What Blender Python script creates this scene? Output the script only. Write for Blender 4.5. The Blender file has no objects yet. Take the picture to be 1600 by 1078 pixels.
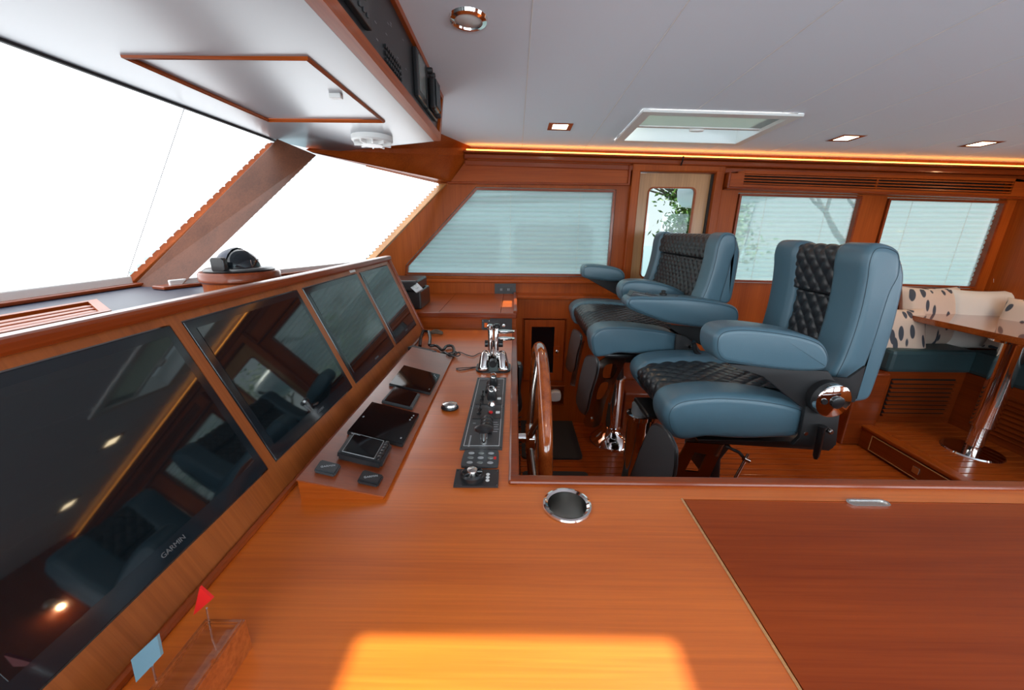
import bpy, bmesh, math, random
from mathutils import Vector, Matrix
from mathutils.geometry import tessellate_polygon
random.seed(7)
PI = math.pi
SC = bpy.context.scene
COL = SC.collection
V = Vector
# ------------------------------------------------------------------ camera
FPX, YAW, PITCH, ROLL, CAMZ = 595.0, math.radians(-.25), math.radians(16.9), math.radians(.55), 1.45
cy_, sy_, cp_, sp_ = math.cos(YAW), math.sin(YAW), math.cos(PITCH), math.sin(PITCH)
FW = V((sy_ * cp_, cy_ * cp_, -sp_)); _rt = V((cy_, -sy_, 0)); _up = _rt.cross(FW)
RT = _rt * math.cos(ROLL) + _up * math.sin(ROLL); UP = -_rt * math.sin(ROLL) + _up * math.cos(ROLL)
cam = bpy.data.cameras.new('camera'); camo = bpy.data.objects.new('camera', cam); COL.objects.link(camo)
cam.sensor_width = 36; cam.sensor_fit = 'HORIZONTAL'; cam.lens = 36 * FPX / 1600; cam.clip_start = .02; cam.clip_end = 400
camo.matrix_world = Matrix(((RT.x, UP.x, -FW.x, 0), (RT.y, UP.y, -FW.y, 0), (RT.z, UP.z, -FW.z, CAMZ), (0, 0, 0, 1)))
SC.camera = camo
SC.view_settings.view_transform = 'Standard'; SC.view_settings.look = 'None'
SC.view_settings.gamma = 1; SC.view_settings.use_curve_mapping = False
SC.view_settings.exposure = 0.14
SC.cycles.use_denoising = True
SC.cycles.max_bounces = 8; SC.cycles.diffuse_bounces = 4; SC.cycles.glossy_bounces = 4
SC.cycles.sample_clamp_indirect = 4
# ------------------------------------------------------------------ sky and sun
wd = bpy.data.worlds.new('world'); SC.world = wd; wd.use_nodes = True
nt = wd.node_tree; bgn = nt.nodes['Background']
tc = nt.nodes.new('ShaderNodeTexCoord'); sx = nt.nodes.new('ShaderNodeSeparateXYZ'); cr = nt.nodes.new('ShaderNodeValToRGB')
nt.links.new(tc.outputs['Generated'], sx.inputs[0]); nt.links.new(sx.outputs['Z'], cr.inputs[0]); nt.links.new(cr.outputs[0], bgn.inputs[0])
cr.color_ramp.elements[0].color = (.90, .95, .97, 1); cr.color_ramp.elements[1].color = (.42, .66, .92, 1)
bgn.inputs[1].default_value = 1.1
sl = bpy.data.lights.new('sun', 'SUN'); sl.energy = 13; sl.angle = math.radians(1.0); sl.color = (1, .93, .82)
so = bpy.data.objects.new('sun', sl); COL.objects.link(so)
SUND = V((-.74, .0, -1)).normalized()
so.rotation_euler = SUND.to_track_quat('-Z', 'Y').to_euler(); so.location = (6, 0, 8)
def fill_light(name, loc, direction, sx_, sy_, power, col=(.80, .91, 1)):
    "soft daylight from an area lamp added inside the cabin to brighten it"
    l = bpy.data.lights.new(name, 'AREA'); l.shape = 'RECTANGLE'; l.size = sx_; l.size_y = sy_; l.energy = power; l.color = col
    o = bpy.data.objects.new(name, l); COL.objects.link(o); o.location = loc; o.rotation_euler = V(direction).to_track_quat('-Z', 'Y').to_euler()
fill_light('port_fill', (0, -1.06, 1.42), (0, 1, .12), 1.9, .6, 24)  # added fill lamps behind the camera, along the unseen port side
fill_light('port_fill', (1.7, -1.06, 1.42), (0, 1, .12), 1.0, .6, 15)
fill_light('port_fill', (2.8, -1.06, 1.42), (0, 1, .12), .8, .6, 12)
fill_light('aft_fill', (3.31, .2, 1.4), (-1, 0, .15), 1.4, .8, 16)  # added fill lamp; the aft bulkhead behind it has no window
# ------------------------------------------------------------------ helpers
def ray(x, y): return FW * FPX + RT * (x - 800) - UP * (y - 539)
def at(x, y, ax, v):
    "point of the place seen at photograph pixel x, y on the plane ax = v"
    d = ray(x, y); i = 'xyz'.index(ax); o = V((0, 0, CAMZ)); return o + d * ((v - o[i]) / d[i])
def atp(x, y, n, c):
    d = ray(x, y); n = V(n); o = V((0, 0, CAMZ)); return o + d * ((c - n.dot(o)) / n.dot(d))
CN, CC = (.018, .045, 1), 2.074           # ceiling plane (camber)
def ceilz(x, y): return CC - .018 * x - .045 * y
def atc(x, y): return atp(x, y, CN, CC)
def zz(pts, s, ox, oy): return [(ox + a / s, oy + b / s) for a, b in pts]

class MB:
    def __init__(s): s.bm = bmesh.new(); s.sm = False
    def merge(s, b, smooth=False):
        if smooth:
            for f in b.faces: f.smooth = True
            s.sm = True
        m = bpy.data.meshes.new('t'); b.to_mesh(m); b.free(); s.bm.from_mesh(m); bpy.data.meshes.remove(m); return s
    def box(s, x0, x1, y0, y1, z0, z1, bev=.0):
        return s.obox((V((x0, y0, z0)), V((x1 - x0, 0, 0)), V((0, y1 - y0, 0)), V((0, 0, z1 - z0))), bev)
    def obox(s, f, bev=.0):
        o, a, b, c = f; t = bmesh.new()
        vs = [t.verts.new(o + a * i + b * j + c * k) for i in (0, 1) for j in (0, 1) for k in (0, 1)]
        for q in ((0, 1, 3, 2), (4, 6, 7, 5), (0, 4, 5, 1), (2, 3, 7, 6), (0, 2, 6, 4), (1, 5, 7, 3)): t.faces.new([vs[i] for i in q])
        bmesh.ops.recalc_face_normals(t, faces=t.faces)
        if bev: bmesh.ops.bevel(t, geom=list(t.edges), offset=bev, segments=2, profile=.5, affect='EDGES')
        return s.merge(t)
    def cyl(s, p0, p1, r0, r1=None, n=20, cap=True, bev=0):
        p0 = V(p0); p1 = V(p1); r1 = r0 if r1 is None else r1; d = (p1 - p0); L = d.length
        prof = [(r0, 0), (r1, L)]
        if bev: prof = [(r0 - bev, 0), (r0, bev), (r1, L - bev), (r1 - bev, L)]
        return s.lathe(prof, p0, d, n, cap)
    def lathe(s, prof, o, axis=(0, 0, 1), n=24, cap=True, sc=(1, 1), xdir=None):
        o = V(o); a = V(axis).normalized(); u = a.orthogonal().normalized() if xdir is None else V(xdir).normalized()
        if abs(a.z) > .9 and xdir is None: u = V((1, 0, 0)); u = (u - a * u.dot(a)).normalized()
        w = a.cross(u); t = bmesh.new(); rings = []
        for r, h in prof:
            rings.append([t.verts.new(o + a * h + (u * math.cos(2 * PI * k / n) * sc[0] + w * math.sin(2 * PI * k / n) * sc[1]) * max(r, 1e-4)) for k in range(n)])
        for i in range(len(rings) - 1):
            for k in range(n):
                f = t.faces.new((rings[i][k], rings[i][(k + 1) % n], rings[i + 1][(k + 1) % n], rings[i + 1][k])); f.smooth = True
        if cap:
            t.faces.new(rings[0][::-1]); t.faces.new(rings[-1])
        s.sm = True
        return s.merge(t)
    def tube(s, pts, r, n=8, close=False):
        pts = [V(p) for p in pts]; t = bmesh.new(); rings = []; N = len(pts); pu = None
        for i, p in enumerate(pts):
            a = pts[(i + 1) % N] if (close or i < N - 1) else p; b = pts[i - 1] if (close or i > 0) else p
            d = (a - b).normalized()
            u = d.orthogonal().normalized() if pu is None else (pu - d * pu.dot(d)).normalized(); pu = u; w = d.cross(u)
            rr = r[i] if isinstance(r, (list, tuple)) else r
            rings.append([t.verts.new(p + (u * math.cos(2 * PI * k / n) + w * math.sin(2 * PI * k / n)) * rr) for k in range(n)])
        for i in range(N if close else N - 1):
            A, B = rings[i], rings[(i + 1) % N]
            for k in range(n):
                t.faces.new((A[k], A[(k + 1) % n], B[(k + 1) % n], B[k])).smooth = True
        if not close: t.faces.new(rings[0][::-1]); t.faces.new(rings[-1])
        bmesh.ops.recalc_face_normals(t, faces=t.faces); s.sm = True
        return s.merge(t)
    def plate(s, poly, off, holes=()):
        "planar polygon (3-D points) with holes, thickened by vector off"
        loops = [[V(p) for p in poly]] + [[V(p) for p in h] for h in holes]; off = V(off)
        tris = tessellate_polygon(loops); flat = [p for l in loops for p in l]; t = bmesh.new()
        a = [t.verts.new(p) for p in flat]; b = [t.verts.new(p + off) for p in flat]
        for q in tris:
            try: t.faces.new([a[i] for i in q]); t.faces.new([b[i] for i in q][::-1])
            except ValueError: pass
        k = 0
        for l in loops:
            n = len(l)
            for i in range(n):
                j = (i + 1) % n
                t.faces.new((a[k + i], a[k + j], b[k + j], b[k + i]))
            k += n
        bmesh.ops.recalc_face_normals(t, faces=t.faces)
        return s.merge(t)
    def quad(s, pts):
        t = bmesh.new(); t.faces.new([t.verts.new(V(p)) for p in pts]); return s.merge(t)
    def puff(s, out, y0, y1, r, n=4, rs=None, axis='y', rz=None):
        "closed outline (x, z) extruded from y0 to y1 with edges rounded by r"
        m = len(out); nr = []
        area = sum(out[i][0] * out[(i + 1) % m][1] - out[(i + 1) % m][0] * out[i][1] for i in range(m)); sg = 1 if area > 0 else -1
        for i in range(m):
            a = out[i - 1]; b = out[(i + 1) % m]; d = V((b[0] - a[0], b[1] - a[1], 0))
            d = d.normalized() if d.length > 1e-9 else V((1, 0, 0)); nr.append((-d.y * sg, d.x * sg))
        lay = []; w = y1 - y0; r2 = min(r, abs(w) / 2)
        for k in range(n + 1):
            th = PI / 2 * k / n; lay.append((y0 + r2 * (1 - math.sin(th)) , r * (1 - math.cos(th)))) if False else lay.append((y0 + r2 * (1 - math.cos(th)), r * (1 - math.sin(th))))
        lay += [(y0 + y1 - a, b) for a, b in reversed(lay)]
        t = bmesh.new(); rings = []
        for yy, ins in lay:
            rings.append([t.verts.new(V((out[i][0] + nr[i][0] * ins, yy, out[i][1] + nr[i][1] * ins))) for i in range(m)])
        for i in range(len(rings) - 1):
            for k in range(m): t.faces.new((rings[i][k], rings[i][(k + 1) % m], rings[i + 1][(k + 1) % m], rings[i + 1][k])).smooth = True
        t.faces.new(rings[0]); t.faces.new(rings[-1][::-1])
        bmesh.ops.recalc_face_normals(t, faces=t.faces); s.sm = True
        return s.merge(t)
    def sheet(s, rows, smooth=True):
        t = bmesh.new(); g = [[t.verts.new(V(p)) for p in r] for r in rows]
        for i in range(len(g) - 1):
            for j in range(len(g[0]) - 1): t.faces.new((g[i][j], g[i][j + 1], g[i + 1][j + 1], g[i + 1][j])).smooth = smooth
        if smooth: s.sm = True
        return s.merge(t)
    def build(s, name, mat, parent=None, **kw):
        me = bpy.data.meshes.new(name); s.bm.to_mesh(me); s.bm.free(); me.materials.append(M[mat] if isinstance(mat, str) else mat)
        o = bpy.data.objects.new(name, me); COL.objects.link(o)
        if parent is not None:
            o.parent = parent
            if parent.type == 'EMPTY': o.matrix_parent_inverse = Matrix.Translation(-parent.location)
        if s.sm:
            try: me.set_sharp_from_angle(angle=math.radians(38))
            except Exception: pass
        for k, v in kw.items(): o[k] = v
        return o
def thing(name, label, cat, loc=(0, 0, 0), group=None):
    o = bpy.data.objects.new(name, None); COL.objects.link(o); o.location = loc; o.empty_display_size = .05
    o['label'] = label; o['category'] = cat
    if group: o['group'] = group
    return o
def tag(o, label, cat, group=None):
    o['label'] = label; o['category'] = cat
    if group: o['group'] = group
    return o
def struct(o): o['kind'] = 'structure'; return o
def smoothline(pts, n=6, close=True):
    N = len(pts); out = []
    for i in range(N if close else N - 1):
        if close: p = [pts[(i + k - 1) % N] for k in range(4)]
        else: p = [pts[max(0, min(N - 1, i + k - 1))] for k in range(4)]
        for k in range(n):
            t = k / n
            out.append(tuple(.5 * ((2 * p[1][d]) + (-p[0][d] + p[2][d]) * t + (2 * p[0][d] - 5 * p[1][d] + 4 * p[2][d] - p[3][d]) * t * t + (-p[0][d] + 3 * p[1][d] - 3 * p[2][d] + p[3][d]) * t ** 3) for d in range(len(pts[0]))))
    if not close: out.append(tuple(pts[-1]))
    return out
def lerp(a, b, t): return a + (b - a) * t
def bil(q, u, v, h=0, n=None):
    p = lerp(lerp(q[0], q[1], u), lerp(q[3], q[2], u), v)
    return p + n * h if h else p
def inset(poly, d):
    "shrink planar 3-D polygon by d (mitred)"
    P = [V(p) for p in poly]; n = V((0, 0, 0)); N = len(P)
    for i in range(N): n += P[i].cross(P[(i + 1) % N])
    n.normalize(); out = []
    for i in range(N):
        e0 = (P[i] - P[i - 1]).normalized(); e1 = (P[(i + 1) % N] - P[i]).normalized()
        n0 = n.cross(e0); n1 = n.cross(e1); m = n0 + n1; m /= max(m.length_squared / 2, 1e-6) ; out.append(P[i] + m * d)
    return out
def text(name, body, size, o, xd, yd, mat, parent, ext=.0004, label=None):
    cu = bpy.data.curves.new(name, 'FONT'); cu.body = body; cu.size = size; cu.extrude = ext; cu.align_x = 'CENTER'; cu.align_y = 'CENTER'
    ob = bpy.data.objects.new('t', cu); COL.objects.link(ob)
    dg = bpy.context.evaluated_depsgraph_get(); me = bpy.data.meshes.new_from_object(ob.evaluated_get(dg)); bpy.data.objects.remove(ob)
    xd = V(xd).normalized(); yd = V(yd); yd = (yd - xd * yd.dot(xd)).normalized(); zd = xd.cross(yd)
    me.transform(Matrix(((xd.x, yd.x, zd.x, o[0]), (xd.y, yd.y, zd.y, o[1]), (xd.z, yd.z, zd.z, o[2]), (0, 0, 0, 1))))
    me.materials.clear(); me.materials.append(M[mat]); me.name = name
    r = bpy.data.objects.new(name, me); COL.objects.link(r); r.parent = parent
    if parent.type == 'EMPTY': r.matrix_parent_inverse = Matrix.Translation(-parent.location)
    if label: r['label'] = label
    return r
# ------------------------------------------------------------------ materials
M = {}
def mat(name, col, rough=.5, metal=0, coat=0, emis=None, es=0, bump=0, bscale=200, var=0, spec=.5, coatr=.05):
    m = bpy.data.materials.new(name); m.use_nodes = True; n = m.node_tree; b = n.nodes['Principled BSDF']
    b.inputs['Base Color'].default_value = (*col, 1); b.inputs['Roughness'].default_value = rough; b.inputs['Metallic'].default_value = metal
    b.inputs['Coat Weight'].default_value = coat; b.inputs['Coat Roughness'].default_value = coatr; b.inputs['Specular IOR Level'].default_value = spec
    if emis: b.inputs['Emission Color'].default_value = (*emis, 1); b.inputs['Emission Strength'].default_value = es
    tcn = n.nodes.new('ShaderNodeTexCoord')
    no = n.nodes.new('ShaderNodeTexNoise'); no.inputs['Scale'].default_value = bscale; no.inputs['Detail'].default_value = 3
    n.links.new(tcn.outputs['Object'], no.inputs['Vector'])
    if bump:
        bu = n.nodes.new('ShaderNodeBump'); bu.inputs['Strength'].default_value = bump; bu.inputs['Distance'].default_value = .001
        n.links.new(no.outputs[0], bu.inputs['Height']); n.links.new(bu.outputs[0], b.inputs['Normal'])
    if var:
        n2 = n.nodes.new('ShaderNodeTexNoise'); n2.inputs['Scale'].default_value = 6; n2.inputs['Detail'].default_value = 4; n.links.new(tcn.outputs['Object'], n2.inputs['Vector'])
        mx = n.nodes.new('ShaderNodeMix'); mx.data_type = 'RGBA'; n.links.new(n2.outputs[0], mx.inputs[0])
        mx.inputs[6].default_value = (*[c * (1 - var) for c in col], 1); mx.inputs[7].default_value = (*[min(1, c * (1 + var)) for c in col], 1)
        n.links.new(mx.outputs[2], b.inputs['Base Color'])
    M[name] = m; return m
def wood(name, dark, light, axis, rough=.35, coat=.3, coatr=.15, fine=1.0, spec=.5):
    m = bpy.data.materials.new(name); m.use_nodes = True; n = m.node_tree; b = n.nodes['Principled BSDF']; L = n.links.new
    tcn = n.nodes.new('ShaderNodeTexCoord'); out = []
    def layer(sc, st, det):
        mp = n.nodes.new('ShaderNodeMapping'); s = [sc / st if k in axis else sc for k in 'xyz']; mp.inputs['Scale'].default_value = s
        no = n.nodes.new('ShaderNodeTexNoise'); no.inputs['Scale'].default_value = 1; no.inputs['Detail'].default_value = det; no.inputs['Roughness'].default_value = .6; no.inputs['Distortion'].default_value = .3
        L(tcn.outputs['Object'], mp.inputs[0]); L(mp.outputs[0], no.inputs['Vector']); return no
    a = layer(9 * fine, 12, 3); c = layer(160 * fine, 45, 4)
    ad = n.nodes.new('ShaderNodeMath'); ad.operation = 'MULTIPLY_ADD'; L(c.outputs[0], ad.inputs[0]); ad.inputs[1].default_value = .45
    ml = n.nodes.new('ShaderNodeMath'); ml.operation = 'MULTIPLY'; L(a.outputs[0], ml.inputs[0]); ml.inputs[1].default_value = .55; L(ml.outputs[0], ad.inputs[2])
    cr = n.nodes.new('ShaderNodeValToRGB'); cr.color_ramp.elements[0].position = .36; cr.color_ramp.elements[1].position = .64
    cr.color_ramp.elements[0].color = (*dark, 1); cr.color_ramp.elements[1].color = (*light, 1)
    L(ad.outputs[0], cr.inputs[0]); L(cr.outputs[0], b.inputs['Base Color'])
    b.inputs['Roughness'].default_value = rough; b.inputs['Coat Weight'].default_value = coat; b.inputs['Coat Roughness'].default_value = coatr
    b.inputs['Specular IOR Level'].default_value = spec
    M[name] = m; return m
D0, L0 = (.30, .082, .020), (.52, .165, .042)
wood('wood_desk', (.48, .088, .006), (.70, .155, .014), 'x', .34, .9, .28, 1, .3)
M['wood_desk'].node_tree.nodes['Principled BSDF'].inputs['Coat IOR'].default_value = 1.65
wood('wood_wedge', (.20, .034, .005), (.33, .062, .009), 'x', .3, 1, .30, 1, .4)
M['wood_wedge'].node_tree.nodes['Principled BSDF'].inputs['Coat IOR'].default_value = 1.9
wood('wood_fascia', (.22, .054, .011), (.36, .098, .022), 'xz', .34, .2, .2, 1, .3)
wood('wood_x', (.25, .042, .004), (.40, .078, .009), 'x', .33, .08, .15, 1, .2)
wood('wood_y', (.27, .047, .005), (.43, .086, .010), 'y', .33, .08, .15, 1, .2)
wood('wood_z', (.26, .045, .004), (.42, .085, .009), 'z', .38, .06, .2, 1, .18)
wood('wood_lid', (.22, .030, .004), (.34, .055, .007), 'x', .30, .15, .2, 1, .2)
wood('wood_backlit', (.085, .030, .016), (.15, .052, .026), 'y', .45, 0, .1, 1, .2)  # mullion wood, its backlit shade put into the colour
wood('wood_gloss', (.22, .045, .008), (.42, .10, .02), 'x', .15, 1, .02)
wood('wood_red', (.17, .026, .004), (.29, .050, .007), 'x', .3, .3, .1, 1, .3)
wood('wood_red_y', (.17, .026, .004), (.29, .050, .007), 'y', .3, .3, .1, 1, .3)
wood('wood_light', (.38, .17, .055), (.56, .28, .10), 'z', .4, .3, .2)
wood('board', (.20, .030, .004), (.46, .090, .012), 'x', .25, .4, .08, 2, .3)
wood('wood_wheel', (.20, .035, .006), (.45, .10, .018), 'z', .12, 1, .02, 3)
mat('caulk', (.012, .008, .006), .6)
mat('void', (.004, .004, .004), .8)
mat('ceiling', (.84, .91, 1.0), .75, bump=.15, bscale=900)
mat('ceiling_gap', (.35, .34, .35), .8)
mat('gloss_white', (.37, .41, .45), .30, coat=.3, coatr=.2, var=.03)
mat('plastic_white', (.80, .80, .78), .35)
mat('navy', (.018, .028, .06), .42, var=.1)
mat('chrome', (.82, .80, .78), .06, 1)
mat('brushed', (.60, .59, .57), .25, 1, bump=.1, bscale=400)
mat('steel_dark', (.42, .38, .34), .14, 1)
mat('black', (.012, .012, .013), .35, coat=.2)
mat('black_matt', (.015, .015, .016), .6, bump=.2, bscale=600)
mat('black_gloss', (.006, .006, .008), .05, coat=.5)
mat('screen_glass', (.004, .007, .009), .035, spec=.9)
mat('tablet_glass', (.004, .005, .006), .05, spec=.25)
mat('screen_bezel', (.010, .014, .018), .10, spec=.6)
mat('panel_grey', (.045, .050, .054), .38, bump=.1, bscale=900)
mat('panel_dark', (.022, .022, .024), .32, bump=.1, bscale=900)
mat('print_grey', (.34, .35, .36), .5)
mat('print_dim', (.12, .125, .13), .5)
mat('print_white', (.75, .75, .74), .5)
mat('piston_grey', (.20, .22, .23), .4)
mat('slate_pad', (.075, .08, .085), .7, bump=.5, bscale=500)
mat('rubber_mat', (.022, .020, .019), .75, bump=.6, bscale=300)
mat('blue_leather', (.080, .158, .205), .36, coat=.12, coatr=.3, bump=.35, bscale=520)
mat('blue_dark', (.03, .07, .10), .5)
mat('black_leather', (.020, .022, .025), .33, coat=.15, coatr=.25, bump=.3, bscale=600)
mat('thread', (.03, .06, .08), .6)
mat('settee_leather', (.030, .070, .080), .45, bump=.3, bscale=500)
mat('red', (.62, .012, .012), .4)
mat('orange', (.9, .16, .01), .4)
mat('flag_blue', (.13, .26, .33), .45)
mat('cushion_white', (.72, .68, .62), .85, bump=.3, bscale=400)
mat('led', (1, .5, .1), .5, emis=(1, .38, .06), es=6)
mat('lamp_glow', (1, .9, .7), .5, emis=(1, .80, .50), es=11)
mat('lcd', (.20, .22, .21), .15)
mat('leaf', (.09, .20, .025), .6, var=.5)
mat('bark', (.12, .09, .06), .8)
mat('boat_white', (.40, .43, .45), .3)
mat('boat_window', (.05, .08, .10), .1)
mat('hedge', (.10, .16, .05), .9, var=.4)
mat('water', (.10, .22, .24), .1)
mat('orchid', (.45, .16, .10), .6)

def shade_mat(name, build):
    m = bpy.data.materials.new(name); m.use_nodes = True; n = m.node_tree; n.nodes.clear(); o = n.nodes.new('ShaderNodeOutputMaterial')
    n.links.new(build(n), o.inputs[0]); M[name] = m
def mixn(n, f, a, b):
    x = n.nodes.new('ShaderNodeMixShader'); x.inputs[0].default_value = f; n.links.new(a, x.inputs[1]); n.links.new(b, x.inputs[2]); return x.outputs[0]
def sh(n, t, col, **k):
    x = n.nodes.new('ShaderNode' + t); x.inputs['Color'].default_value = (*col, 1)
    for kk, v in k.items(): x.inputs[kk].default_value = v
    return x.outputs[0]
# side blinds: thin pleated fabric, partly see-through
shade_mat('blind_side', lambda n: mixn(n, .30, mixn(n, .6, sh(n, 'BsdfDiffuse', (.80, .84, .82)), sh(n, 'BsdfTranslucent', (.93, .99, .97))), sh(n, 'BsdfTransparent', (.88, .96, .94))))
# windshield blinds: white fabric whose own emission stands in for light from behind
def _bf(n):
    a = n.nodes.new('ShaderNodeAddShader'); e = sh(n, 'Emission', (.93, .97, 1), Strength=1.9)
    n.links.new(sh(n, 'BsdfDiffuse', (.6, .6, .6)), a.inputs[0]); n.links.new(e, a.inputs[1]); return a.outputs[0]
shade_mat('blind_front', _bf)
shade_mat('glass', lambda n: mixn(n, .015, sh(n, 'BsdfTransparent', (.88, .94, .93)), sh(n, 'BsdfGlossy', (1, 1, 1), Roughness=.02)))
shade_mat('hatch_blind', lambda n: mixn(n, .35, sh(n, 'BsdfDiffuse', (.62, .66, .64)), sh(n, 'BsdfTranslucent', (.6, .65, .62))))
# leaf-print fabric of the cushions
m = mat('cushion_leaf', (.66, .52, .42), .85, bump=.3, bscale=400); n = m.node_tree
tcn = n.nodes.new('ShaderNodeTexCoord'); mp = n.nodes.new('ShaderNodeMapping'); mp.inputs['Rotation'].default_value = (.1, .8, .2); mp.inputs['Scale'].default_value = (22, 16, 5)
vo = n.nodes.new('ShaderNodeTexVoronoi'); vo.inputs['Scale'].default_value = 1; crr = n.nodes.new('ShaderNodeValToRGB')
crr.color_ramp.elements[0].position = .36; crr.color_ramp.elements[0].color = (.06, .07, .09, 1); crr.color_ramp.elements[1].position = .40; crr.color_ramp.elements[1].color = (.68, .54, .44, 1)
n.links.new(tcn.outputs['Object'], mp.inputs[0]); n.links.new(mp.outputs[0], vo.inputs['Vector']); n.links.new(vo.outputs[0], crr.inputs[0]); n.links.new(crr.outputs[0], n.nodes['Principled BSDF'].inputs['Base Color'])

# ================================================================== STRUCTURE
FZ = .05                                   # cabin sole height
W = 2.72                                   # inner face of the starboard wall
WL = 2.60                                  # face of the lower wall cabinets
XA = 3.33                                  # aft bulkhead
YP = -1.05                                 # port wall, behind the camera
DZ = .92                                   # dash top
# ---- floor and its boards
fl = struct(MB().box(-2.2, XA + .3, YP, W + .1, -.03, FZ - .012).build('floor', 'caulk'))
bmesh_ = MB().box(.05, 2.38, 0, .052, FZ - .012, FZ, .0015)
b0 = bmesh_.build('floor_board', 'board', fl)
y = .28; first = True
while y < W - .1:
    o = b0 if first else b0.copy()
    if not first: COL.objects.link(o)
    o.parent = fl; o.location = (0, y, 0); first = False
    y += .0585
# ---- raised platform under the dinette
PZ = .20; PX = 2.38
pf = MB().box(PX + .03, XA, -.2, W + .05, FZ, PZ - .012).build('trim_1', 'caulk'); struct(pf)
pb = MB().box(PX + .05, XA, 0, .05, PZ - .012, PZ, .0015).build('floor_board', 'board', pf)
y = .9; first = True
while y < W - .1:
    o = pb if first else pb.copy()
    if not first: COL.objects.link(o)
    o.parent = pf; o.location = (0, y, 0); first = False; y += .0565
rs = struct(MB().box(PX - .012, PX + .06, -.2, W, PZ - .022, PZ + .004, .008).build('trim_2', 'wood_y'))     # nosing
rp = struct(MB().box(PX + .002, PX + .03, -.2, W, FZ, PZ - .02).build('trim_3', 'wood_y'))
dr = thing('platform_drawer', 'wooden drawer front set in the riser of the raised platform', 'drawer', (PX, 1.9, FZ))
MB().plate([(PX, 1.62, FZ + .02), (PX, 2.24, FZ + .02), (PX, 2.24, PZ - .03), (PX, 1.62, PZ - .03)], (-.012, 0, 0)).build('panel', 'wood_red_y', dr)
mm = MB()
for z0 in (FZ + .02, PZ - .03): mm.tube([(PX - .013, 1.62, z0), (PX - .013, 2.24, z0)], .003, 6)
for y0 in (1.62, 2.24): mm.tube([(PX - .013, y0, FZ + .02), (PX - .013, y0, PZ - .03)], .003, 6)
mm.build('bead', 'wood_light', dr)
MB().box(PX - .018, PX - .012, 1.92, 1.96, FZ + .05, FZ + .09, .002).build('latch', 'brushed', dr)

# ---- starboard wall with window openings
w1 = [at(x, y, 'y', W) for x, y in ((633, 430), (634, 414), (743, 292), (963, 296), (952, 433))]
w2 = [at(x, y, 'y', W) for x, y in ((1137, 441), (1154, 301), (1348, 306), (1318, 446))]
w3 = [at(x, y, 'y', W) for x, y in ((1361, 446), (1387, 308), (1573, 313), (1538, 452))]
dhole = [at(x, y, 'y', W) for x, y in ((968, 520), (998, 268), (1117, 272), (1085, 520))]
dhole[0].z = dhole[3].z = FZ; dhole[0].x = dhole[1].x; dhole[3].x = dhole[2].x
for w in (w1, w2, w3): w[-1].x = w[-2].x
w2[0].x = w2[1].x; w3[0].x = w3[1].x
P = [V((-.98, W, FZ)), V((dhole[0].x, W, FZ)), dhole[1], dhole[2], V((dhole[3].x, W, FZ)), V((XA, W, FZ)), V((XA, W, 1.99)), V((-.98, W, 2.0))]
ws = struct(MB().plate(P, (0, .05, 0), [w1, w2, w3]).build('wall_starboard', 'wood_z'))
def ring(mb, outer, inner, off):
    return mb.plate(outer, off, [inner])
def window(name, poly, frm='wood_x', wdt=.022):
    o = struct(MB().plate(inset(poly, -.0), (0, .004, 0)).build(name, 'glass'))
    o.location = (0, .075, 0)
    return o
def sgn_in(poly, d):
    a = inset(poly, d); c = sum(poly, V((0, 0, 0))) / len(poly)
    return a if (a[0] - c).length < (poly[0] - c).length else inset(poly, -d)
def framed_window(name, poly):
    g = MB().plate([p + V((0, .075, 0)) for p in poly], (0, .004, 0)).build(name, 'glass'); struct(g)
    out = sgn_in(poly, -.020); inn = sgn_in(poly, .006)
    ring(MB(), [p + V((0, -.012, 0)) for p in out], [p + V((0, -.012, 0)) for p in inn], (0, .03, 0)).build('window_frame', 'wood_red', g)
    return g
def blind_strip(poly, pitch, amp, yoff):
    "pleated fabric filling a wall opening; left and right edges follow the polygon"
    zs = [p.z for p in poly]; z0, z1 = min(zs), max(zs); n = max(2, int(round((z1 - z0) / pitch)) * 2); rows = []
    def xr(z):
        xs = []
        for i in range(len(poly)):
            a, b = poly[i], poly[(i + 1) % len(poly)]
            if (a.z - z) * (b.z - z) <= 0 and abs(a.z - b.z) > .02: xs.append(lerp(a.x, b.x, (z - a.z) / (b.z - a.z)))
        return (min(xs), max(xs)) if len(xs) > 1 else None
    last = None
    for i in range(n + 1):
        z = z0 + (z1 - z0) * i / n; r = xr(min(max(z, z0 + .035), z1 - .035)) or last; last = r
        rows.append([V((lerp(r[0], r[1], k / 4), W + yoff + (amp if i % 2 else -amp), z)) for k in range(5)])
    return MB().sheet(rows, False)
for nm, poly, lab in (('window_1', w1, 'pale green pleated blind on the slanted side window beside the windshield'),
                      ('window_2', w2, 'pale green pleated blind on the side window behind the far bench seat'),
                      ('window_3', w3, 'pale green pleated blind on the side window above the settee cushions')):
    framed_window(nm, poly)
    t = thing('pleated_blind', lab, 'blind', (sum(p.x for p in poly) / len(poly), W, min(p.z for p in poly)), 'side window blinds')
    blind_strip(poly, .031, .008, .035).build('fabric', 'blind_side', t)
    mn = min(p.z for p in poly); xs = [p.x for p in poly if p.z < mn + .05]
    MB().box(min(xs) + .004, max(xs) - .004, W + .02, W + .05, mn + .0, mn + .018, .003).build('bottom_rail', 'plastic_white', t)
    xs2 = [p.x for p in poly if p.z > 1.6]; a, b = min(xs2), max(xs2)
    for f in (.25, .75): MB().tube([(lerp(a, b, f), W + .024, mn + .01), (lerp(a, b, f), W + .024, max(p.z for p in poly))], .0011, 5).build('cord', 'cushion_white', t)
# window sills / belt trim of the wall
struct(MB().box(-.95, dhole[0].x - .06, W - .02, W + .01, w1[0].z - .045, w1[0].z - .02, .006).build('trim_4', 'wood_x'))
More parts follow.
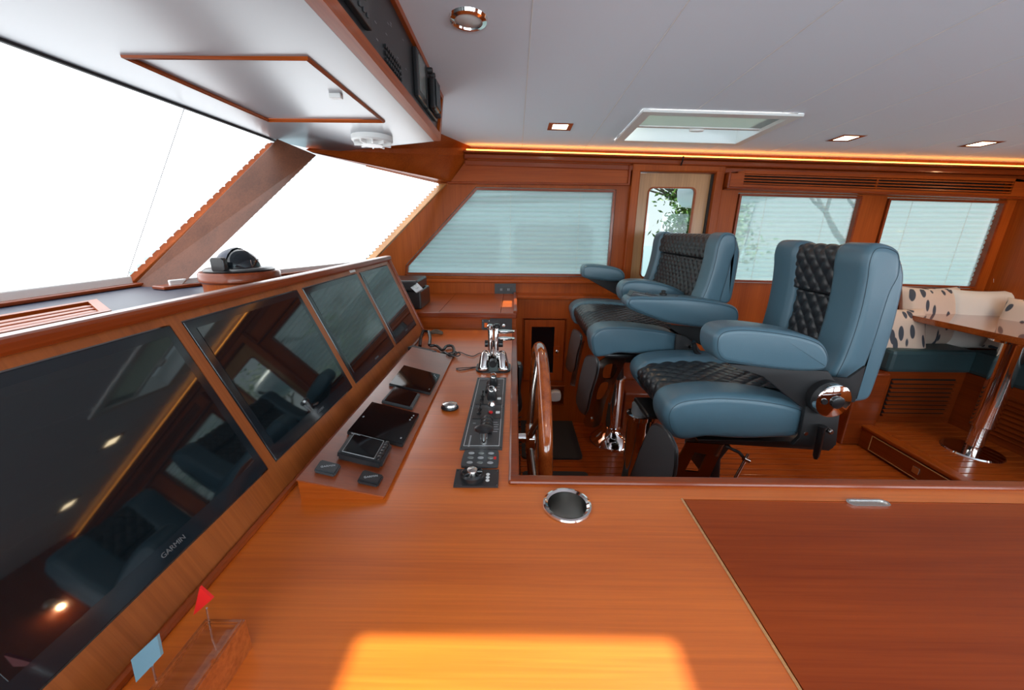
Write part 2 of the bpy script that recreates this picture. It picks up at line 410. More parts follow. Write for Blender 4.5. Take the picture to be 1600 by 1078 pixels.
# lower cabinet front, set proud of the wall
cab = [at(x, y, 'y', WL) for x, y in ((817, 594), (818, 498), (884, 498), (881, 592))]
x0, x1, z0, z1 = cab[0].x, cab[2].x, cab[0].z, cab[1].z
bx = [at(x, y, 'y', WL) for x, y in ((857, 633), (882, 603))]
nx0, nx1, nz0, nz1 = bx[0].x, bx[1].x, bx[0].z, bx[1].z
LT = at(830, 466, 'y', WL).z; XR0 = .013
lw = struct(MB().plate([(XR0, WL, FZ), (dhole[0].x - .08, WL, FZ), (dhole[0].x - .08, WL, LT), (XR0, WL, LT)], (0, .03, 0),
     [[(x0, WL, z0), (x0, WL, z1), (x1, WL, z1), (x1, WL, z0)], [(nx0, WL, nz0), (nx0, WL, nz1), (nx1, WL, nz1), (nx1, WL, nz0)]]).build('wall_starboard', 'wood_z'))
struct(MB().box(0, dhole[0].x - .07, WL - .02, W, LT - .004, LT + .018, .006).build('trim_5', 'wood_x'))
struct(MB().box(dhole[0].x - .082, dhole[0].x - .05, WL, W, FZ, LT + .012).build('trim_6', 'wood_z'))
cd = thing('locker_door', 'small wooden locker door with a black pane and metal latch', 'door', (x0, WL, z0))
iz = [(x0 + .055, z0 + .06), (x1 - .075, z1 - .055)]
pane = [(iz[0][0], WL - .008, iz[0][1]), (iz[0][0], WL - .008, iz[1][1]), (iz[1][0], WL - .008, iz[1][1]), (iz[1][0], WL - .008, iz[0][1])]
MB().plate([(x0 + .005, WL - .008, z0 + .005), (x0 + .005, WL - .008, z1 - .005), (x1 - .005, WL - .008, z1 - .005), (x1 - .005, WL - .008, z0 + .005)], (0, .022, 0), [pane]).build('door_frame', 'wood_z', cd)
MB().plate([V(p) + V((0, .014, 0)) for p in pane], (0, .004, 0)).build('pane', 'black_gloss', cd)
mm = MB(); q = [(x0 - .004, z0 - .004), (x0 - .004, z1 + .004), (x1 + .004, z1 + .004), (x1 + .004, z0 - .004)]
mm.tube([(a, WL - .004, b) for a, b in q], .006, 6, True); mm.build('bead', 'wood_red', cd)
MB().box(x1 - .078, x1 - .03, WL - .016, WL - .006, lerp(z0, z1, .42), lerp(z0, z1, .58), .003).build('latch_block', 'wood_z', cd)
lt = MB().lathe([(.012, 0), (.012, .008), (.006, .011)], (x1 - .055, WL - .016, lerp(z0, z1, .5)), (0, -1, 0)).build('latch', 'chrome', cd)
nl = thing('night_light', 'white square night light in a small wooden recess near the floor', 'light', (nx0, WL, nz0))
MB().box(nx0, nx1, WL + .028, WL + .034, nz0, nz1).build('recess_back', 'wood_red', nl)
mm = MB(); mm.tube([(nx0, WL - .002, nz0), (nx0, WL - .002, nz1), (nx1, WL - .002, nz1), (nx1, WL - .002, nz0)], .006, 6, True); mm.build('recess_frame', 'wood_x', nl)
cxn, czn = nx0 + .42 * (nx1 - nx0), lerp(nz0, nz1, .52)
MB().puff(smoothline([(cxn - .032, czn - .036), (cxn - .035, czn + .032), (cxn + .032, czn + .036), (cxn + .035, czn - .032)], 6), WL - .03, WL + .028, .012).build('housing', 'plastic_white', nl)

# ---- side door with its pane
dx0, dx1, dzt = dhole[1].x, dhole[2].x, dhole[1].z
pn = [at(x, y, 'y', W + .02) for x, y in ((1001, 434), (1013, 292), (1088, 294), (1070, 434))]
pn[0].x = pn[1].x; pn[3].x = pn[2].x
rr = smoothline([(p.x, p.z) for p in pn], 1)
def roundrect(xa, xb, za, zb, r, n=5):
    out = []
    for cx, cz, a0 in ((xb - r, zb - r, 0), (xa + r, zb - r, 90), (xa + r, za + r, 180), (xb - r, za + r, 270)):
        for k in range(n + 1):
            a = math.radians(a0 + 90 * k / n); out.append((cx + r * math.cos(a), cz + r * math.sin(a)))
    return out
po = roundrect(pn[0].x, pn[2].x, pn[0].z, pn[1].z, .035); pi_ = roundrect(pn[0].x + .008, pn[2].x - .008, pn[0].z + .008, pn[1].z - .008, .03)
dd = struct(MB().plate([(dx0 + .006, W + .02, FZ + .01), (dx0 + .006, W + .02, dzt - .006), (dx1 - .014, W + .02, dzt - .006), (dx1 - .014, W + .02, FZ + .01)], (0, .035, 0), [[(a, W + .02, b) for a, b in po]]).build('door_1', 'wood_light'))
MB().plate([(a, W + .012, b) for a, b in po], (0, .02, 0), [[(a, W + .012, b) for a, b in pi_]]).build('pane_bead', 'wood_x', dd)
MB().plate([(a, W + .035, b) for a, b in po], (0, .004, 0)).build('pane', 'glass', dd)
MB().box(dx1 - .010, dx1 - .003, W + .0, W + .03, FZ, dzt, 0).build('seal', 'black', dd)
# door casing
mm = MB(); mm.box(dx0 - .05, dx0 + .004, W - .035, W + .02, FZ, dzt + .05, .006); mm.box(dx1 - .004, dx1 + .05, W - .035, W + .02, FZ, dzt + .05, .006); mm.box(dx0 - .05, dx1 + .05, W - .036, W + .02, dzt - .002, dzt + .05, .006)
struct(mm.build('trim_7', 'wood_z'))
struct(MB().box(dx0 + .006, dx1 - .016, W - .004, W + .018, FZ, .93, .003).build('trim_20', 'wood_red'))
struct(MB().box(dx0 - .02, dx1 + .03, 2.46, W - .006, FZ, .36, .012).build('trim_21', 'wood_red'))
# ---- cornice, valances, LED strip
def bar(a, b, y0, y1, dz0, dz1, bev=.006):
    "horizontal moulding following two points a, b (x, z) along the wall"
    o = V((a[0], y0, a[1] + dz0)); return (o, V((b[0] - a[0], 0, b[1] - a[1])), V((0, y1 - y0, 0)), V((0, 0, dz1 - dz0))), bev
cA = at(738, 238, 'y', W); cB = at(1600, 264, 'y', W); ca = (cA.x - .05, cA.z); cb = (XA, lerp(cA.z, cB.z, (XA - cA.x) / (cB.x - cA.x)))
def cz_(x): return lerp(ca[1], cb[1], (x - ca[0]) / (cb[0] - ca[0]))
mm = MB(); f, b_ = bar(ca, cb, W - .075, W, -.012, .0); mm.obox(f, .004); f, b_ = bar(ca, cb, W - .05, W, -.045, -.012); mm.obox(f, .008)
f, b_ = bar(ca, cb, W - .03, W, -.085, -.045); mm.obox(f, .008)
struct(mm.build('trim_8', 'wood_red'))
f, b_ = bar((ca[0] + .02, ca[1]), cb, W - .070, W - .055, .001, .007, 0)
ls = thing('led_strip', 'glowing amber light strip on top of the cornice along the starboard wall', 'light', (1, W - .05, 1.93))
MB().obox(f).build('glow_strip', 'led', ls)
# forward valance above window 1
vl = at(733, 252, 'y', W); vr = at(983, 260, 'y', W); vb = at(983, 288, 'y', W); vbl = at(705, 285, 'y', W)
va = struct(MB().plate([(vl.x, W - .0275, vl.z + .02), (vr.x, W - .0275, vr.z + .03), (vr.x, W - .0275, vb.z), (vbl.x, W - .0275, vbl.z)], (0, .027, 0)).build('trim_9', 'wood_x'))
mm = MB(); mm.obox((V((vbl.x - .02, W - .045, vbl.z - .012)), V((vr.x - vbl.x + .02, 0, vb.z - vbl.z)), V((0, .045, 0)), V((0, 0, .014))), .005)
mm.obox((V((vr.x - .01, W - .045, vb.z - .012)), V((.014, 0, 0)), V((0, .045, 0)), V((0, 0, vr.z - vb.z + .014))), .004)
struct(mm.build('trim_10', 'wood_red'))
# aft valance with louvred grille
g0 = at(1136, 262, 'y', W); g1 = at(1139, 295, 'y', W)
gl = [at(x, y, 'y', W - .06) for x, y in ((1163, 288), (1165, 266), (1588, 279), (1586, 303))]; gl[0].x = gl[1].x; gl[3].x = gl[2].x
vx0 = at(1140, 280, 'y', W - .06).x
top = lambda x: cz_(x) - .085
bot = lambda x: lerp(gl[0].z, gl[3].z, (x - gl[0].x) / (gl[3].x - gl[0].x)) - .018
out = [V((vx0, W - .06, bot(vx0))), V((vx0, W - .06, top(vx0))), V((XA, W - .06, top(XA))), V((XA, W - .06, bot(XA)))]
struct(MB().plate(out, (0, .012, 0), [gl]).build('trim_11', 'wood_x'))
mm = MB(); mm.obox((V((vx0 - .015, W - .075, bot(vx0) - .014)), V((XA - vx0 + .015, 0, bot(XA) - bot(vx0))), V((0, .075, 0)), V((0, 0, .016))), .006)
mm.obox((V((vx0 - .015, W - .075, bot(vx0) - .014)), V((.016, 0, 0)), V((0, .075, 0)), V((0, 0, top(vx0) - bot(vx0) + .02))), .006)
struct(mm.build('trim_12', 'wood_red'))
gr = thing('air_grille', 'long wooden louvred air grille above the two aft side windows', 'grille', (gl[0].x, W, gl[0].z))
MB().plate([p + V((0, .05, 0)) for p in gl], (0, .005, 0)).build('back', 'void', gr)
for k in range(5):
    a = lerp(gl[0], gl[1], (k + .5) / 5); b = lerp(gl[3], gl[2], (k + .5) / 5)
    MB().obox((a + V((0, .004, -.004)), b - a, V((0, .03, .008)), V((0, -.002, .007))), .0).build('slat', 'wood_x', gr)
MB().obox((lerp(gl[0], gl[3], .5) + V((-.004, .01, 0)), V((.008, 0, 0)), V((0, .01, 0)), gl[1] - gl[0])).build('divider', 'wood_x', gr)
ct = tag(MB().tube([at(1068, 244, 'y', W - .08), at(1067, 250, 'y', W - .085), at(1064, 258, 'y', W - .055)], .005, 8).build('cable_clip', 'black'), 'short black cable loop hanging over the cornice above the side door', 'cable')

# ---- ceiling boards
cx = [-3.2, -1.6, -.325, .04, .438, .813, 1.2, 1.582, 1.975, 2.353, 2.75, XA + .2]
HX0, HX1, HY0, HY1 = .573, 1.30, 1.955, 2.47
def cpt(x, y, d=0): return V((x, y, ceilz(x, y) + d))
cb_ = struct(MB().plate([cpt(-.34, YP, .03), cpt(XA + .2, YP, .03), cpt(XA + .2, W + .06, .03), cpt(-.34, W + .06, .03)], (0, 0, .004),
     [[cpt(HX0, HY0, .03), cpt(HX1, HY0, .03), cpt(HX1, HY1, .03), cpt(HX0, HY1, .03)], [cpt(.62, .0, .03), cpt(1.11, .0, .03), cpt(1.11, .378, .03), cpt(.62, .378, .03)]]).build('ceiling', 'ceiling_gap'))
def ceil_panel(xa, xb, holes, poly=None):
    g = .0012
    pl = poly or [cpt(xa + g, YP), cpt(xb - g, YP), cpt(xb - g, W + .05), cpt(xa + g, W + .05)]
    MB().plate(pl, (0, 0, .012), holes).build('ceiling_panel', 'ceiling', cb_)
cl0 = atc(689, 209)
for i in range(len(cx) - 1):
    xa, xb = cx[i], cx[i + 1]
    if xb <= -.3: continue
    g = .0012
    hx0, hx1 = max(xa + g, HX0), min(xb - g, HX1)
    
    cuts = []
    # split the board lengthwise where a hatch crosses it
    segs = [(YP, W + .05, xa + g, xb - g)]
    def cutrect(segs, X0, X1, Y0, Y1):
        out = []
        for a, b, c, d in segs:
            u0, u1 = max(c, X0), min(d, X1)
            if u1 - u0 <= .002 or b <= Y0 or a >= Y1: out.append((a, b, c, d)); continue
            out += [(a, Y0, c, d), (Y1, b, c, d)]
            if u0 > c + .002: out.append((Y0, Y1, c, u0))
            if u1 < d - .002: out.append((Y0, Y1, u1, d))
        return [s for s in out if s[1] - s[0] > .001]
    segs = cutrect(segs, HX0, HX1, HY0, HY1); segs = cutrect(segs, .62, 1.11, .0, .378)
    mm = MB()
    for a, b, c, d in segs:
        mm.plate([cpt(c, a), cpt(d, a), cpt(d, b), cpt(c, b)], (0, 0, .012))
    mm.build('ceiling_panel', 'ceiling', cb_)
    if i < len(cx) - 2:
        for a, b in ([(YP, 0), (.378, W + .04)] if .62 < xb < 1.11 else [(YP, W + .04)]):
            for a2, b2 in ([(a, HY0), (HY1, b)] if HX0 < xb < HX1 and b > HY1 else [(a, b)]):
                MB().tube([cpt(xb, a2), cpt(xb, b2)], .0017, 6).build('seam_bead', 'plastic_white', cb_)
# ceiling strip between the overhead console and the wall corner
MB().plate([cpt(-.3225, 1.86), cpt(-.3225, W + .04), cpt(-.42, W + .04), cl0, cpt(-.62, 1.95), cpt(-.6, 1.86)], (0, 0, .012)).build('ceiling_panel', 'ceiling', cb_)

# ---- roof hatch far, with half drawn shade
def hatch(name, label, X0, X1, Y0, Y1, yo, fw=.045):
    t = thing(name, label, 'hatch', (X0, Y0, ceilz(X0, Y0)))
    o = [cpt(X0 - fw, Y0 - fw, -.003), cpt(X1 + fw, Y0 - fw, -.003), cpt(X1 + fw, Y1 + fw, -.003), cpt(X0 - fw, Y1 + fw, -.003)]
    i = [cpt(X0, Y0, -.003), cpt(X1, Y0, -.003), cpt(X1, Y1, -.003), cpt(X0, Y1, -.003)]
    MB().plate(o, (0, 0, -.010), [i]).build('trim_ring', 'plastic_white', t)
    mm = MB()
    for a, b in zip(i, i[1:] + i[:1]): mm.quad([a, b, b + V((0, 0, .09)), a + V((0, 0, .09))])
    mm.build('liner', 'plastic_white', t)
    if yo > Y0 + .01:
        MB().plate([cpt(X0, Y0, .004), cpt(X1, Y0, .004), cpt(X1, yo, .004), cpt(X0, yo, .004)], (0, 0, .003)).build('shade', 'hatch_blind', t)
        r = MB().plate([cpt(X0, yo, -.002), cpt(X1, yo, -.002), cpt(X1, yo + .022, -.002), cpt(X0, yo + .022, -.002)], (0, 0, .012)).build('shade_rail', 'plastic_white', t)
        xm = (X0 + X1) / 2
        MB().lathe([(.0, -.012), (.035, -.010), (.04, 0)], cpt(xm, yo + .02, -.003), (0, 0, 1), 20, True, (1, .4)).build('pull', 'plastic_white', r)
    MB().plate([cpt(X0, Y0, .09), cpt(X1, Y0, .09), cpt(X1, Y1, .09), cpt(X0, Y1, .09)], (0, 0, .004)).build('pane', 'glass', t)
    return t
hatch('roof_hatch', 'white framed roof hatch with its shade half drawn, over the far bench seat', HX0 + .045, HX1 - .045, HY0 + .045, HY1 - .045, 2.20)
hatch('roof_hatch', 'small open roof hatch above the near desk that lets the sun in', .62, 1.11, .0, .378, 0, .03)

# ---- recessed lamps
def downlight(x, y, w, label):
    t = thing('downlight', label, 'light', (x, y, ceilz(x, y)), 'recessed square ceiling lights')
    z = ceilz(x, y); h = w / 2; k = h * .62
    MB().plate([cpt(x - h, y - h), cpt(x + h, y - h), cpt(x + h, y + h), cpt(x - h, y + h)], (0, 0, -.004), [[cpt(x - k, y - k), cpt(x + k, y - k), cpt(x + k, y + k), cpt(x - k, y + k)]]).build('frame', 'chrome', t)
    MB().plate([cpt(x - k, y - k, -.001), cpt(x + k, y - k, -.001), cpt(x + k, y + k, -.001), cpt(x - k, y + k, -.001)], (0, 0, -.001)).build('lens', 'lamp_glow', t)
    l = bpy.data.lights.new('downlight_spot', 'SPOT'); l.energy = 7; l.color = (1, .72, .42); l.spot_size = math.radians(110); l.spot_blend = .8; l.shadow_soft_size = .03
    lo = bpy.data.objects.new('downlight_spot', l); COL.objects.link(lo); lo.location = (x, y, z - .012); lo.parent = t; lo.matrix_parent_inverse = Matrix.Translation(-t.location)
for (px_, py_, lab) in ((875, 197, 'glowing square downlight in the ceiling, left of the roof hatch'), (1322, 215, 'glowing square downlight in the ceiling, first to the right of the roof hatch'), (1533, 224, 'glowing square downlight in the ceiling above the dinette, rightmost')):
    p = atc(px_, py_); downlight(p.x, p.y, .125, lab)
for x, y, lab in ((.25, -.25, 'square downlight in the ceiling behind the photographer, forward one'), (.62, -.62, 'square downlight in the ceiling near the port windows behind the photographer'), (1.9, .3, 'square downlight in the ceiling over the aft end of the desk')): downlight(x, y, .125, lab)
p = atc(732, 29); t = thing('round_ceiling_light', 'round chrome-rimmed light in the ceiling beside the overhead console', 'light', p)
MB().lathe([(.055, 0), (.052, -.007), (.040, -.009), (.038, -.004)], p, (.018, .045, 1), 32, False).build('rim', 'chrome', t)
MB().lathe([(.039, -.002), (.034, -.006), (.0, -.007)], p, (.018, .045, 1), 32, False).build('lens', 'plastic_white', t)

# ---- aft bulkhead, port wall, forward wall remainder
struct(MB().box(XA, XA + .05, YP, W + .05, -.03, 2.1).build('wall_aft', 'wood_z'))
struct(MB().box(-2.3, XA, YP - .05, YP, -.03, 1.12).build('wall_port', 'wood_z'))
struct(MB().box(-2.3, XA, YP - .05, YP, 1.72, 2.2).build('wall_port', 'wood_z'))
for k, (a, b) in enumerate(((-1.0, .9), (1.2, 2.2), (2.4, 3.2))):
    struct(MB().box(a, b, YP - .03, YP - .025, 1.12, 1.72).build('window_%d' % (6 + k), 'glass'))
for k, (a, b) in enumerate(((-2.3, -1.0), (.9, 1.2), (2.2, 2.4), (3.2, XA))):
    struct(MB().box(a, b, YP - .05, YP, 1.12, 1.72).build('wall_port', 'wood_z'))

# ================================================================== WINDSHIELD
SZ = 1.25                                   # shelf height behind the screens
HDZ = 1.80                                  # header / overhead underside
A0 = at(0, 463, 'z', SZ + .02); A1 = at(204, 437, 'z', SZ + .02); H0 = at(0, 60, 'z', HDZ); H1 = at(428, 220, 'z', HDZ)
ax_s = (A0.x + A1.x) / 2; ax_h = (H0.x + H1.x) / 2
B0 = at(262, 441, 'z', SZ + .02); B1 = at(568, 409, 'z', SZ + .02)
BT1 = at(686, 287, 'y', W - .06)
# plane of pane B through B0, B1, BT1
nB = (B1 - B0).cross(BT1 - B0).normalized(); cB_ = nB.dot(B0)
BT0 = atp(485, 240, nB, cB_)
YN = -.9
nA = V((0, 1, 0)).cross(V((ax_h, 0, HDZ)) - V((ax_s, 0, SZ + .02))).normalized()
def pleats(q, pitch, amp, nrm, nseg=6):
    "q = bottom-left, bottom-right, top-right, top-left"
    L = (q[3] - q[0]).length; n = int(L / pitch) * 2; rows = []
    for i in range(n + 1):
        t = i / n; a = lerp(q[0], q[3], t); b = lerp(q[1], q[2], t); o = nrm * (amp if i % 2 else -amp)
        rows.append([lerp(a, b, k / nseg) + o for k in range(nseg + 1)])
    return MB().sheet(rows, False)
qA = [V((ax_s, YN, SZ + .02)), V((ax_s, A1.y - .02, SZ + .02)), V((ax_h, H1.y - .03, HDZ)), V((ax_h, YN, HDZ))]
t = thing('windshield_blind', 'white glowing pleated blind on the large centre windshield pane', 'blind', (ax_s, .6, SZ), 'windshield blinds')
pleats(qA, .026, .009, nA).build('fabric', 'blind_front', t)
mm = MB(); mm.obox((qA[0] + V((.012, 0, -.012)), qA[1] - qA[0], V((.02, 0, 0)), V((0, 0, .028))), .004); mm.build('bottom_rail', 'plastic_white', t)
for ya in (.82, 1.30): MB().tube([V((ax_s + .018, ya, SZ + .03)), V((ax_h + .02, ya, HDZ - .01))], .0012, 5).build('cord', 'print_grey', t)
dR = (B1 - B0).normalized(); qB = [B0 + dR * .048, B1, BT1, BT0 + dR * .035]
t = thing('windshield_blind', 'white glowing pleated blind on the corner windshield pane behind the compass', 'blind', B0, 'windshield blinds')
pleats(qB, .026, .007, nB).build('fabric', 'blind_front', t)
MB().obox((B0 + V((.005, -.005, -.012)), B1 - B0, V((.015, -.01, 0)), V((0, 0, .02))), .003).build('bottom_rail', 'plastic_white', t)
# glass panes outside the blinds
struct(MB().quad([p - V((.05, 0, 0)) for p in qA]).build('window_4', 'glass'))
struct(MB().quad([p + V((-.05, .02, 0)) for p in qB]).build('window_5', 'glass'))
# mullion between the panes (a wooden post following the rake)
def beam(a0, a1, wv, dv, mat_, name, bev=.006, **k):
    return MB().obox((a0, a1 - a0, wv, dv), bev).build(name, mat_, **k)
mA0 = qA[1]; mA1 = qA[2]
nR = nB if nB.x > 0 else -nB; dR = (B1 - B0).normalized()
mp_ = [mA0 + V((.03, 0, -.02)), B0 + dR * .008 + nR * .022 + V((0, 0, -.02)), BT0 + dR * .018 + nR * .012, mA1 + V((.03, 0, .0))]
struct(MB().plate(mp_, (-.006, .002, 0)).build('trim_13', 'wood_backlit'))
mm = MB(); mm.obox((mA0 + V((-.018, .008, -.01)), mA1 - mA0, V((.034, 0, 0)), V((0, .035, 0))), .004); struct(mm.build('trim_14', 'wood_y'))
# right jamb of the corner pane and the panel beyond it up to the side window
j0 = at(583, 409, 'y', W); j1 = at(702, 287, 'y', W)
mm = MB(); mm.obox((B1, BT1 - B1, V((.045, -.0, 0)), V((0, .045, 0))), .004); struct(mm.build('trim_15', 'wood_light'))
cpn = [B1 + V((.04, .02, -.3)), B1 + V((.04, .02, 0)), BT1 + V((.04, .02, .0)), at(712, 283, 'y', W), V((-.60, W, 1.30)), V((-.60, W, .95))]
# sill and header
st_z = SZ + .008
mm = MB(); mm.box(ax_s - .03, ax_s + .06, YN, A1.y + .01, SZ + .001, SZ + .012, .003)
dB = V((B1.x - B0.x, B1.y - B0.y, 0)); nrB = V((dB.y, -dB.x, 0)).normalized()
struct(mm.build('trim_16', 'wood_red_y'))
mm = MB(); mm.obox((V((B0.x, B0.y, SZ + .001)) - nrB * .02 - dB * .04, dB * 1.08, nrB * .065, V((0, 0, .011))), .003); struct(mm.build('trim_19', 'wood_red_y'))
# wooden bulkhead over the corner pane, sloping from the ceiling down to the window head
cR = cpt(-.275, W + .02); cM = cl0.copy(); hA = at(478, 234, 'z', HDZ + .0); hR = at(700, 286, 'y', W)
hd = MB()
t_ = bmesh.new()
pts = [hA, BT0 + V((.01, 0, .003)), BT1 + V((.01, -.005, .004)), hR, V((vbl.x + .02, W - .002, vbl.z)), V((vl.x, W - .002, cA.z - .02)), cR, cM, cpt(-.62, 1.98)]
c0 = V((0, 0, 0))
vv = [t_.verts.new(p) for p in pts]
for tri in tessellate_polygon([[V((p.x * .5 + p.y, p.z, 0)) for p in pts]]): t_.faces.new([vv[i] for i in tri])
hd.merge(t_); struct(hd.build('wall_forward', 'wood_x'))
# side wall piece between windshield jamb and the first side window
t_ = bmesh.new(); pj_ = [B1 + V((.035, .02, 0)), BT1 + V((.035, .02, 0)), hR, V((vbl.x, W - .001, vbl.z)), V((-.90, W - .001, 1.12)), V((-.90, W - .001, .9)), V((B1.x + .03, B1.y, .9))]
vv = [t_.verts.new(p) for p in pj_]
for tri in tessellate_polygon([[V((p.y - p.x, p.z, 0)) for p in pj_]]): t_.faces.new([vv[i] for i in tri])
# dark shelf behind the screens
SXF = -.66
sh_poly = [V((SXF, YN, SZ)), V((ax_s - .05, YN, SZ)), V((ax_s - .05, A1.y + .03, SZ)), V((B1.x - .03, B1.y + .02, SZ)), V((SXF, 1.90, SZ))]
gA = [at(x, y, 'z', SZ) for x, y in zz([(0, 400), (455, 330), (525, 385), (0, 478)], 2.993, 0, 360)]
gA[0] = V((gA[1].x, -.3, SZ)); gA[3] = V((gA[2].x, -.3, SZ))
vs = struct(MB().plate(sh_poly, (0, 0, -.02), [gA]).build('trim_17', 'navy'))
gq = thing('defrost_grille', 'wooden slatted air grille set in the dark blue shelf below the windshield', 'grille', (gA[1].x, .6, SZ))
MB().plate([p + V((0, 0, -.05)) for p in gA], (0, 0, -.004)).build('back', 'void', gq)
mm = MB(); mm.plate([p + V((0, 0, .006)) for p in gA], (0, 0, -.03), [[p + V((0, 0, .006)) for p in sgn_in(gA, .02)]]); mm.build('frame', 'wood_y', gq)
gi = sgn_in(gA, .02)
for k in range(1, 4):
    a = lerp(gi[0], gi[3], k / 4); b = lerp(gi[1], gi[2], k / 4)
    MB().obox((a + V((-.013, 0, -.02)), b - a, V((.026, 0, 0)), V((0, 0, .022))), .003).build('slat', 'wood_y', gq)

# ================================================================== SCREEN CONSOLE
SN = V((.38, 0, .16)).normalized()
def ats(x, y): return atp(x, y, SN, SN.dot(V((-.47, 0, .92))))
UPV = V((-.16, 0, .38)).normalized()          # up along the sloping fascia
BOT = V((-.47, 0, .92))
YF0, YF1 = -.3, 1.935
def sp(y, h, d=0): return V((BOT.x, y, BOT.z)) + UPV * h + SN * d
FH = (ats(605, 408) - V((BOT.x, ats(605, 408).y, BOT.z))).dot(UPV)
scr = []
def hh(p): return (p - V((BOT.x, p.y, BOT.z))).dot(UPV)
hb = .062; ht = .395
for a, b in ((.245, .664), (.688, 1.083), (1.108, 1.508), (1.535, 1.88)): scr.append((a, b))
hb = hh(ats(425, 728)); ht = hh(ats(290, 500))
con = thing('screen_console', 'sloping wooden console face framing the four large screens', 'console', (BOT.x, .8, DZ))
MB().plate([sp(YF0, 0), sp(YF1, 0), sp(YF1, FH), sp(YF0, FH)], SN * -.02, [[sp(a, hb), sp(b, hb), sp(b, ht), sp(a, ht)] for a, b in scr]).build('fascia', 'wood_fascia', con)
mm = MB(); mm.obox((sp(YF0, FH - .004, .012), sp(YF1 + .01, FH) - sp(YF0, FH), V((-.034, 0, .0)), V((0, 0, .024))), .007); mm.build('cap_rail', 'wood_red_y', con)
mm = MB(); mm.obox((sp(YF1 - .008, -.01, .01), V((0, .02, 0)), UPV * (FH + .02), SN * -.05), .006); mm.build('end_rail', 'wood_red_y', con)
MB().plate([sp(YF1, 0, -.02), sp(YF1, FH, -.02), V((SXF - .02, YF1, DZ + FH * .9)), V((SXF - .02, YF1, DZ))], (0, -.02, 0)).build('end_panel', 'wood_z', con)
mm = MB(); mm.tube([sp(YF0, .004, .004), sp(YF1, .004, .004)], .007, 8); mm.build('foot_bead', 'wood_red_y', con)
for i, (a, b) in enumerate(scr):
    nm = ['nearest large black glass screen at the left, beside the model boat stand', 'second large black glass screen, behind the small instrument row', 'third black glass screen, reflecting the side window', 'farthest black glass screen, next to the printer'][i]
    t = thing('chart_screen', nm, 'screen', sp((a + b) / 2, hb), 'large console screens')
    g = .002
    MB().obox((sp(a + g, hb + g, -.016), V((0, b - a - 2 * g, 0)), UPV * (ht - hb - 2 * g), SN * .018), .002).build('bezel', 'screen_bezel', t)
    e = .020
    MB().obox((sp(a + e, hb + e + .012, .002), V((0, b - a - 2 * e, 0)), UPV * (ht - hb - 2 * e - .012), SN * .0008)).build('display', 'screen_glass', t)
    ym = lerp(a, b, .52 if i else .50)
    if i == 0: ym = ats(268, 853).y
    # the print on the lower bezel
    text('maker_mark', 'GARMIN', .0105 if i == 0 else .009, sp(ym, hb + .018, .0025), V((0, 1, 0)), UPV, 'print_dim', t)
lb = sp(1.44, FH - .02, .001)
tag(MB().obox((sp(1.46, ht + .006, .0), V((0, .05, 0)), UPV * .022, SN * .0012)).build('paper_label', 'print_white'), 'small white label stuck above the gap of the third and fourth screens', 'label')

# ================================================================== DESK AND DASH
HX = .352                                    # left edge of the hinged lid
lidT = at(1068, 780, 'z', DZ).y; lipY = .705; cut = .012
cup = at(886, 790, 'z', DZ); CR = .040
circ = [V((cup.x + CR * math.cos(2 * PI * k / 32), cup.y + CR * math.sin(2 * PI * k / 32), DZ)) for k in range(32)]
DXE = .0                                     # inner edge of the dash beside the cockpit
desk = thing('dash_desk', 'long polished cherry wood dash and desk top around the helm', 'desk', (0, .6, FZ))
MB().plate([V((-.50, .06, DZ)), V((HX, .06, DZ)), V((HX, lidT, DZ)), V((1.55, lidT, DZ)), V((1.55, lipY, DZ)), V((DXE, lipY, DZ)), V((DXE, 2.03, DZ)), V((-.50, 2.03, DZ))], (0, 0, -.03), [circ]).build('top', 'wood_desk', desk)
mm = MB()
mm.obox((V((DXE - .008, lipY - .002, DZ - .035)), V((.024, 0, 0)), V((0, 2.03 - lipY, 0)), V((0, 0, .041))), .005)
mm.obox((V((DXE - .008, lipY - .002, DZ - .035)), V((1.56, .0, 0)), V((0, .026, 0)), V((0, 0, .043))), .005)
mm.build('edge_lip', 'wood_red', desk)
MB().box(DXE - .03, DXE, lipY + .02, 2.03, FZ, DZ - .03).build('cockpit_panel', 'wood_y', desk)
MB().box(DXE, 1.55, lipY - .02, lipY + .002, FZ, DZ - .03).build('front_panel', 'wood_x', desk)
MB().box(1.50, 1.55, .06, lipY, FZ, DZ - .03).build('end_panel', 'wood_z', desk)
lid = thing('desk_lid', 'darker hinged lid panel in the desk with a flush metal pull', 'lid', (HX, .3, DZ))
lp = [at(1325, 788, 'z', DZ), at(1390, 788, 'z', DZ)]; pcx, pcy, pr = (lp[0].x + lp[1].x) / 2, lp[0].y + .003, .012
phx = (lp[1].x - lp[0].x) / 2 - pr
st = [V((pcx + s * phx + pr * math.cos(a), pcy + pr * .55 * math.sin(a) * 1.6, DZ)) for s, a0 in ((1, -90), (-1, 90)) for a in [math.radians(a0 + 180 * k / 8) for k in range(9)]]
MB().plate([V((HX + .003, .06, DZ + .001)), V((1.55, .06, DZ + .001)), V((1.55, lidT - .003, DZ + .001)), V((HX + .003, lidT - .003, DZ + .001))], (0, 0, -.028), [st]).build('panel', 'wood_lid', lid)
mm = MB(); mm.plate([V((p.x, p.y, DZ + .003)) for p in st], (0, 0, -.002), [[V((lerp(pcx, p.x, .9), lerp(pcy, p.y, .72), DZ + .003)) for p in st]]); fp = mm.build('pull_rim', 'chrome', lid)
MB().plate([V((p.x, p.y, DZ + .001)) for p in st], (0, 0, -.002)).build('pull_dish', 'brushed', lid)
mm = MB(); mm.tube([(HX - .001, .06, DZ + .0005), (HX - .001, lidT, DZ + .0005)], .0022, 6); mm.build('edge_bead', 'wood_light', lid)
